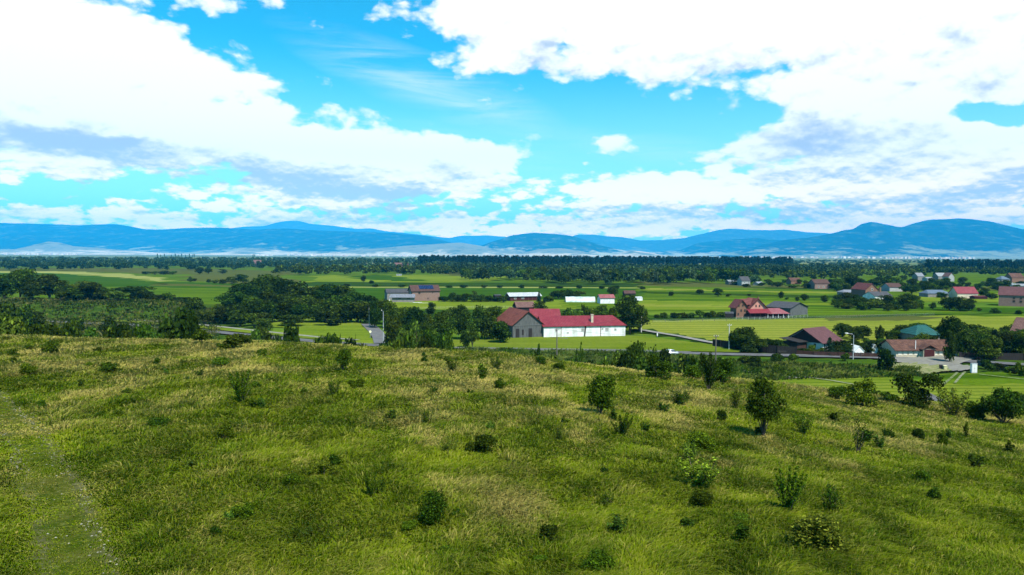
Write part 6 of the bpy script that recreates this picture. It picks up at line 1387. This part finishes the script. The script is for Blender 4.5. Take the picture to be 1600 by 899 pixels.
# ---------------------------------------------------------------- woodland belts across the plain
def one_mesh_tree(seed, mat, n, size, wide, low=0.06, nl=8):
    r = np.random.default_rng(seed); lobes = []
    for i in range(nl):
        a = r.random() * 6.28; zz = r.uniform(-1, 1); k = math.sqrt(max(0, 1 - zz * zz)) * 0.6 * r.random() ** .5; s = r.uniform(0.17, 0.30)
        lobes.append((math.cos(a) * k * wide, math.sin(a) * k * wide, 0.53 + zz * 0.30, s * wide * 1.9, s * wide * 1.9, s))
    V = cloud(lobes, n, size, r, 0.15); V[:, 2] /= V[:, 2].max(); return V
belt_tpl = []
for i in range(10):
    mt = LM[['mid', 'grey', 'deep', 'grey', 'mid', 'light', 'grey', 'deep', 'grey', 'mid'][i]]
    belt_tpl.append(leaf_mesh('belt_tree_crown', one_mesh_tree(500 + i, mt, 700, 0.075, 0.62), mt))
BELTS = [  # px range, base row range, height range in metres, count, place, group
 ((10, 470), (418, 424), (9, 14), 0, 'round tree in the belt behind the pale left fields', 'tree belt behind the left fields'),
 ((640, 642), (424, 431), (8, 12), 0, 'round tree in the belt above the light centre fields', 'tree belt above the centre fields'),
 ((722, 880), (434, 441), (10, 14), 34, 'crowded tree in the grove behind the metal-roofed shed', 'grove behind the shed'),
 ((860, 1180), (438, 446), (10, 15), 80, 'round tree in the grove beyond the right-hand fields', 'grove beyond the right fields'),
 ((1180, 1420), (430, 438), (7, 11), 0, 'low tree in the belt behind the far small houses', 'belt behind the far houses'),
 ((1420, 1640), (424, 432), (8, 13), 0, 'tree in front of the dark pine wood at right', 'trees before the right pine wood'),
]
def nth(n): return '%d%s' % (n, 'th' if 10 <= n % 100 <= 20 else {1: 'st', 2: 'nd', 3: 'rd'}.get(n % 10, 'th'))
r_ = random.Random(77)
for (xa, xb), (ya, yb), (ha, hb), cnt, lab, grp in BELTS:
    for k in range(cnt):
        x = xa + (xb - xa) * (k + r_.random()) / cnt; y = r_.uniform(ya, yb); p = flat(x, y); h = r_.uniform(ha, hb) * r_.choice((1, 1, 0.8, 1.1)); wv = h * r_.uniform(0.9, 1.35)
        o = link('broadleaf_tree', belt_tpl[r_.randrange(10)]); o.location = p
        o.scale = (wv / 1.25, wv / 1.25, h); o.rotation_euler = (0, 0, r_.random() * 6.28)
        tag(o, '%s, %s from the left' % (lab, nth(k + 1)), 'tree', grp)
def mass(name, mat, spots, n, size, wide, seed, cone=False):
    r = np.random.default_rng(seed); base = [one_mesh_tree(seed + i, mat, n, size, wide, nl=5) for i in range(5)]
    out = []
    for (x, y, h, w_) in spots:
        b = base[r.integers(5)]; a = r.random() * 6.28; c, s = math.cos(a), math.sin(a)
        v = np.stack([(b[:, 0] * c - b[:, 1] * s) * w_, (b[:, 0] * s + b[:, 1] * c) * w_, b[:, 2] * h], 1)
        out.append(v + np.array([x, y, 0]))
    return tag(link(name, leaf_mesh(name, np.concatenate(out), mat)), kind='stuff')
def spots_px(n, xa, xb, yfun, ha, hb, wr, r):
    out = []
    for _ in range(n):
        x = r.uniform(xa, xb); ya, yb = yfun(x); d1 = flat(x, ya).y; d0 = flat(x, yb).y
        D = r.uniform(d0, d1) ; d = ray(x, 430); h = r.uniform(ha, hb); out.append((d.x / d.y * D, D, h, h * wr * r.uniform(.8, 1.2)))
    return out
r_ = random.Random(3)
mass('far_woodland', LM['grey'], spots_px(900, -120, 760, lambda x: (407.5 if x < 500 else 409, 419 if x < 440 else 425), 9, 15, 0.9, r_), 120, 0.16, 0.62, 600)
mass('far_woodland', LM['deep'], spots_px(420, -120, 700, lambda x: (405.5, 416), 9, 14, 0.9, r_), 110, 0.17, 0.62, 620)
mass('far_woodland', LM['grey'], spots_px(420, 700, 1330, lambda x: (421, 434 if x > 860 else 430), 9, 14, 0.9, r_), 140, 0.15, 0.62, 640)
mass('far_woodland', LM['mid'], spots_px(380, 1190, 1700, lambda x: (418 if x < 1440 else 424, 428), 6, 10, 1.0, r_), 120, 0.16, 0.62, 660)
mass('far_woodland', LM['grey'], spots_px(190, 1230, 1460, lambda x: (407.5, 418), 5, 9, 2.0, r_), 90, 0.18, 0.62, 670)
mass('far_woodland', LM['mid'], spots_px(110, 430, 760, lambda x: (424, 431), 8, 12, 0.95, r_), 300, 0.11, 0.62, 631)
mass('far_woodland', LM['grey'], spots_px(110, 10, 470, lambda x: (418, 424), 9, 14, 0.95, r_), 300, 0.11, 0.62, 632)
mass('far_woodland', LM['mid'], spots_px(90, 1180, 1430, lambda x: (430, 438), 7, 11, 0.95, r_), 300, 0.11, 0.62, 633)
mass('far_woodland', LM['deep'], spots_px(70, 1420, 1640, lambda x: (424, 434), 8, 12, 0.95, r_), 300, 0.11, 0.62, 634)
mass('pine_wood', LM['pine'], spots_px(760, 655, 1238, lambda x: (412.5, 418.5), 17, 25, 0.5, r_), 170, 0.11, 0.55, 680)
mass('pine_wood', LM['pine'], spots_px(420, 1448, 1750, lambda x: (414, 427), 14, 20.5, 0.5, r_), 170, 0.11, 0.55, 690)
# thin poplars on the far horizon
for k, x in enumerate([246, 251, 257, 268, 274, 279, 284, 290, 296, 301, 303.5, 395, 397]):
    d = flat(x, 403.5); h = 19 if k % 2 else 24
    a, b, na, nb = TP['poplar0']
    o = link('poplar_tree', a); o.location = d; o.scale = (h * .5, h * .5, h); tag(o, 'thin dark poplar on the far left horizon, %s from the left' % nth(k + 1), 'tree', 'poplars on the horizon')
# ---------------------------------------------------------------- meadow grass: real blades, one object that nobody could count
def blade_mat():
    m_, t, out = new_mat('grass_blades')
    at = t.add('ShaderNodeAttribute'); at.attribute_name = 'tone'
    d = t.add('ShaderNodeBsdfDiffuse'); t.l.new(at.outputs['Color'], d.inputs[0])
    tr = t.add('ShaderNodeBsdfTranslucent'); t.l.new(at.outputs['Color'], tr.inputs[0])
    mx = t.add('ShaderNodeMixShader'); mx.inputs[0].default_value = 0.35
    t.l.new(d.outputs[0], mx.inputs[1]); t.l.new(tr.outputs[0], mx.inputs[2]); t.l.new(mx.outputs[0], out.inputs[0])
    return m_
BLADE = blade_mat()
def lerp3(a, b, t): return a + (b - a) * t[:, None]
def make_grass(name, n, y0, y1, nb, u0=-0.80, u1=0.80, seed=1, zone=None, hmul=1.0, pal=None, wmul=1.0):
    r = np.random.default_rng(seed)
    Y = y0 * (y1 / y0) ** r.random(n); u = u0 + (u1 - u0) * r.random(n); X = u * Y
    keep = np.ones(n, bool)
    if zone is not None: keep &= zone(X, Y)
    dd = np.full(n, 9.0)
    close = (X < -4)
    if close.any():
        xy = np.stack([X[close], Y[close]], 1)
        dd[close] = np.min(np.hypot(xy[:, None, 0] - TRK_XY[None, ::3, 0], xy[:, None, 1] - TRK_XY[None, ::3, 1]), 1)
    keep &= ~((np.abs(dd - 0.80) < 0.32) & (r.random(len(dd)) < 0.7 * np.clip(fbm(X * .5, Y * .5, 3, 8) * 3.0 - .4, 0, 1)))
    X, Y, dd = X[keep], Y[keep], dd[keep]; n = len(X)
    Z = ground_z(X, Y)
    straw = fbm(X / 5.0, Y / 8.0, 5, 21, 0.72); lush = fbm(X / 1.9, Y / 3.2, 5, 33, 0.75); hf = fbm(X / 1.5, Y / 2.4, 4, 44, 0.75)
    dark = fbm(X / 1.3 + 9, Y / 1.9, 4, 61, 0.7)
    px = 800 + F * X / Y
    dry = np.clip((straw - 0.50) * 3.4 + (lush - .5) * 1.8 + np.interp(Y, [16, 30, 45, 75], [-0.35, -0.15, 0.05, 0.38]) + 0.12, 0, 1)   # drier toward the brow
    dry = np.clip(dry - 0.5 * np.clip((X / Y - 0.10) * 3, 0, 1) * np.clip((40 - Y) / 15, 0, 1), 0, 1)  # near right kept greener: shade there is put into the blade colour
    trackf = np.clip((dd - 1.1) / 0.9, 0.0, 1)
    H = (0.14 + 0.34 * np.clip(hf * 1.6 - 0.25, 0, 1)) * hmul * (0.26 + 0.74 * trackf)
    H *= np.clip((dd - 0.1) / 0.5, 0.5, 1)
    rep = lambda a: np.repeat(a, nb)
    Xb, Yb, Zb, Hb = rep(X), rep(Y), rep(Z), rep(H)
    N = len(Xb); spread = rep(0.09 + 0.0035 * Y)
    a1 = r.random(N) * 6.2832; rr = np.sqrt(r.random(N)) * spread * 1.6
    bx = Xb + np.cos(a1) * rr; by = Yb + np.sin(a1) * rr
    h = Hb * (0.55 + 0.75 * r.random(N))
    # windblown: leans to the lower right, swirling from patch to patch
    wa = rep(-0.6 + 3.2 * (fbm(X / 3, Y / 4, 4, 71) - 0.5) * 2)
    ws = rep(0.10 + 0.75 * fbm(X / 2.5, Y / 2.5, 3, 77))
    lx = np.cos(wa) * ws + np.cos(a1) * 0.35 + r.normal(0, 0.25, N); ly = np.sin(wa) * ws + np.sin(a1) * 0.35 + r.normal(0, 0.25, N)
    wd = np.maximum(0.0075, Yb * 0.00052) * wmul * (0.7 + 0.8 * r.random(N)) * (1 + 0.8 * (h < 0.25))
    ang = r.random(N) * 3.1416
    wx = np.cos(ang) * wd; wy = np.sin(ang) * wd
    base = np.stack([bx, by, Zb - 0.05], 1)
    mid = base + np.stack([lx * h * 0.35, ly * h * 0.35, h * 0.62 + 0.05], 1)
    tip = base + np.stack([lx * h * 0.95, ly * h * 0.95, h * (1.0 - 0.22 * np.hypot(lx, ly))], 1)
    W_ = np.stack([wx, wy, np.zeros(N)], 1)
    v = np.stack([base - W_ * 0.7, base + W_ * 0.7, mid + W_, mid - W_, tip], 1)      # 5 verts
    V = v.reshape(-1, 3)
    b0 = np.arange(N) * 5
    quads = np.stack([b0, b0 + 1, b0 + 2, b0 + 3], 1); tris = np.stack([b0 + 3, b0 + 2, b0 + 4], 1)
    pl = pal or ((0.084, 0.142, 0.0026), (0.168, 0.215, 0.005), (0.40, 0.325, 0.090), (0.024, 0.060, 0.002))
    g1, g2, st, dk = [np.array(p) for p in pl]
    mixg = np.clip(rep(lush) * 2.4 - 0.7 + r.normal(0, 0.2, N), 0, 1)
    col = lerp3(np.tile(g1, (N, 1)), np.tile(g2, (N, 1)), mixg)
    isdry = np.clip(rep(dry) * 0.95 + r.normal(0, 0.28, N) , 0, 1)
    col = lerp3(col, np.tile(st, (N, 1)), isdry ** 1.3)
    dkf = np.clip((rep(dark + 0.09 * np.clip((X / Y - 0.05) * 3, 0, 1) * np.clip((38 - Y) / 12, 0, 1)) - 0.56) * 7, 0, 1) * 0.65 * (1 - rep(dry) * 0.6)  # random dark tufts, plus cloud shade painted into the near right blades
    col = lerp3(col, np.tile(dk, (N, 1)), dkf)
    tipc = lerp3(col, np.tile(st * 1.1, (N, 1)), np.clip(isdry * 0.8 + 0.12 + r.normal(0, .15, N), 0, 1))
    basec = col * 0.8
    cc = np.stack([basec, basec, col, col, tipc], 1).reshape(-1, 3)
    cc = np.concatenate([np.clip(cc, 0.002, 1), np.ones((len(cc), 1))], 1)
    # two polygon kinds: build as triangles only
    T3 = np.concatenate([quads[:, [0, 1, 2]], quads[:, [0, 2, 3]], tris], 0)
    me = mesh_np(name, V, 3, T3, [BLADE], False, {'tone': cc})
    return tag(link(name, me), kind='stuff')
on_hill = lambda X, Y: Y < np.interp(X / Y, _eu, [86] * len(_eu)) + 6 * np.clip(X / Y * 3, 0, 1.6)
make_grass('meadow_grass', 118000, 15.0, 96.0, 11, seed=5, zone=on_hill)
# lank weeds behind the brow and in the verge before the road
def verge_zone(X, Y):
    px = 800 + F * X / Y
    return (px > 560) & (px < 1440) & (Y > np.interp(px, [560, 900, 1200, 1440], [92, 100, 146, 152])) & (Y < np.interp(px, [560, 700, 800, 1000, 1100, 1200, 1440], [180, 189, 186, 182, 174, 170, 162]))
make_grass('rank_weeds', 34000, 90.0, 190.0, 7, -0.22, 0.58, seed=9, zone=verge_zone, hmul=3.2, wmul=1.5,
           pal=((0.020, 0.065, 0.004), (0.065, 0.115, 0.006), (0.14, 0.16, 0.03), (0.012, 0.040, 0.004)))
make_grass('rank_weeds', 15000, 160.0, 191.0, 8, -0.16, 0.27, seed=19, zone=lambda X, Y: Y < np.interp(800 + F * X / Y, [560, 700, 800, 1000, 1100, 1200], [181, 190, 187, 183, 176, 172]), hmul=3.6, wmul=1.5,
           pal=((0.020, 0.065, 0.004), (0.055, 0.110, 0.006), (0.12, 0.15, 0.03), (0.010, 0.036, 0.003)))
bank_zone = lambda X, Y: (X / Y < -0.40) | ((Y < 200) & (X / Y < -0.2))
make_grass('bank_grass', 16000, 96.0, 330.0, 6, -0.80, -0.2, seed=12, zone=bank_zone, hmul=2.8, wmul=1.5,
           pal=((0.022, 0.060, 0.005), (0.085, 0.110, 0.010), (0.16, 0.15, 0.04), (0.012, 0.035, 0.004)))
# ---------------------------------------------------------------- haze
HAZE_D = 4.9e-5
def box_mesh(name, x0, x1, y0, y1, z0, z1, mats=()):
    v = [(x0, y0, z0), (x1, y0, z0), (x1, y1, z0), (x0, y1, z0), (x0, y0, z1), (x1, y0, z1), (x1, y1, z1), (x0, y1, z1)]
    f = [(0, 3, 2, 1), (4, 5, 6, 7), (0, 1, 5, 4), (1, 2, 6, 5), (2, 3, 7, 6), (3, 0, 4, 7)]
    me = bpy.data.meshes.new(name); me.from_pydata(v, [], f)
    for m_ in mats: me.materials.append(m_)
    return me
hm, ht, hout = new_mat('haze_air')
pv = ht.add('ShaderNodeVolumePrincipled'); pv.inputs['Color'].default_value = (0.02, 0.48, 1.0, 1)
pv.inputs['Density'].default_value = HAZE_D; pv.inputs['Anisotropy'].default_value = -0.3
ht.l.new(pv.outputs[0], hout.inputs['Volume'])
hz = link('haze', box_mesh('haze', -31000, 31000, -600, 28500, -2.0, 1350, [hm]))
tag(hz, kind='stuff')
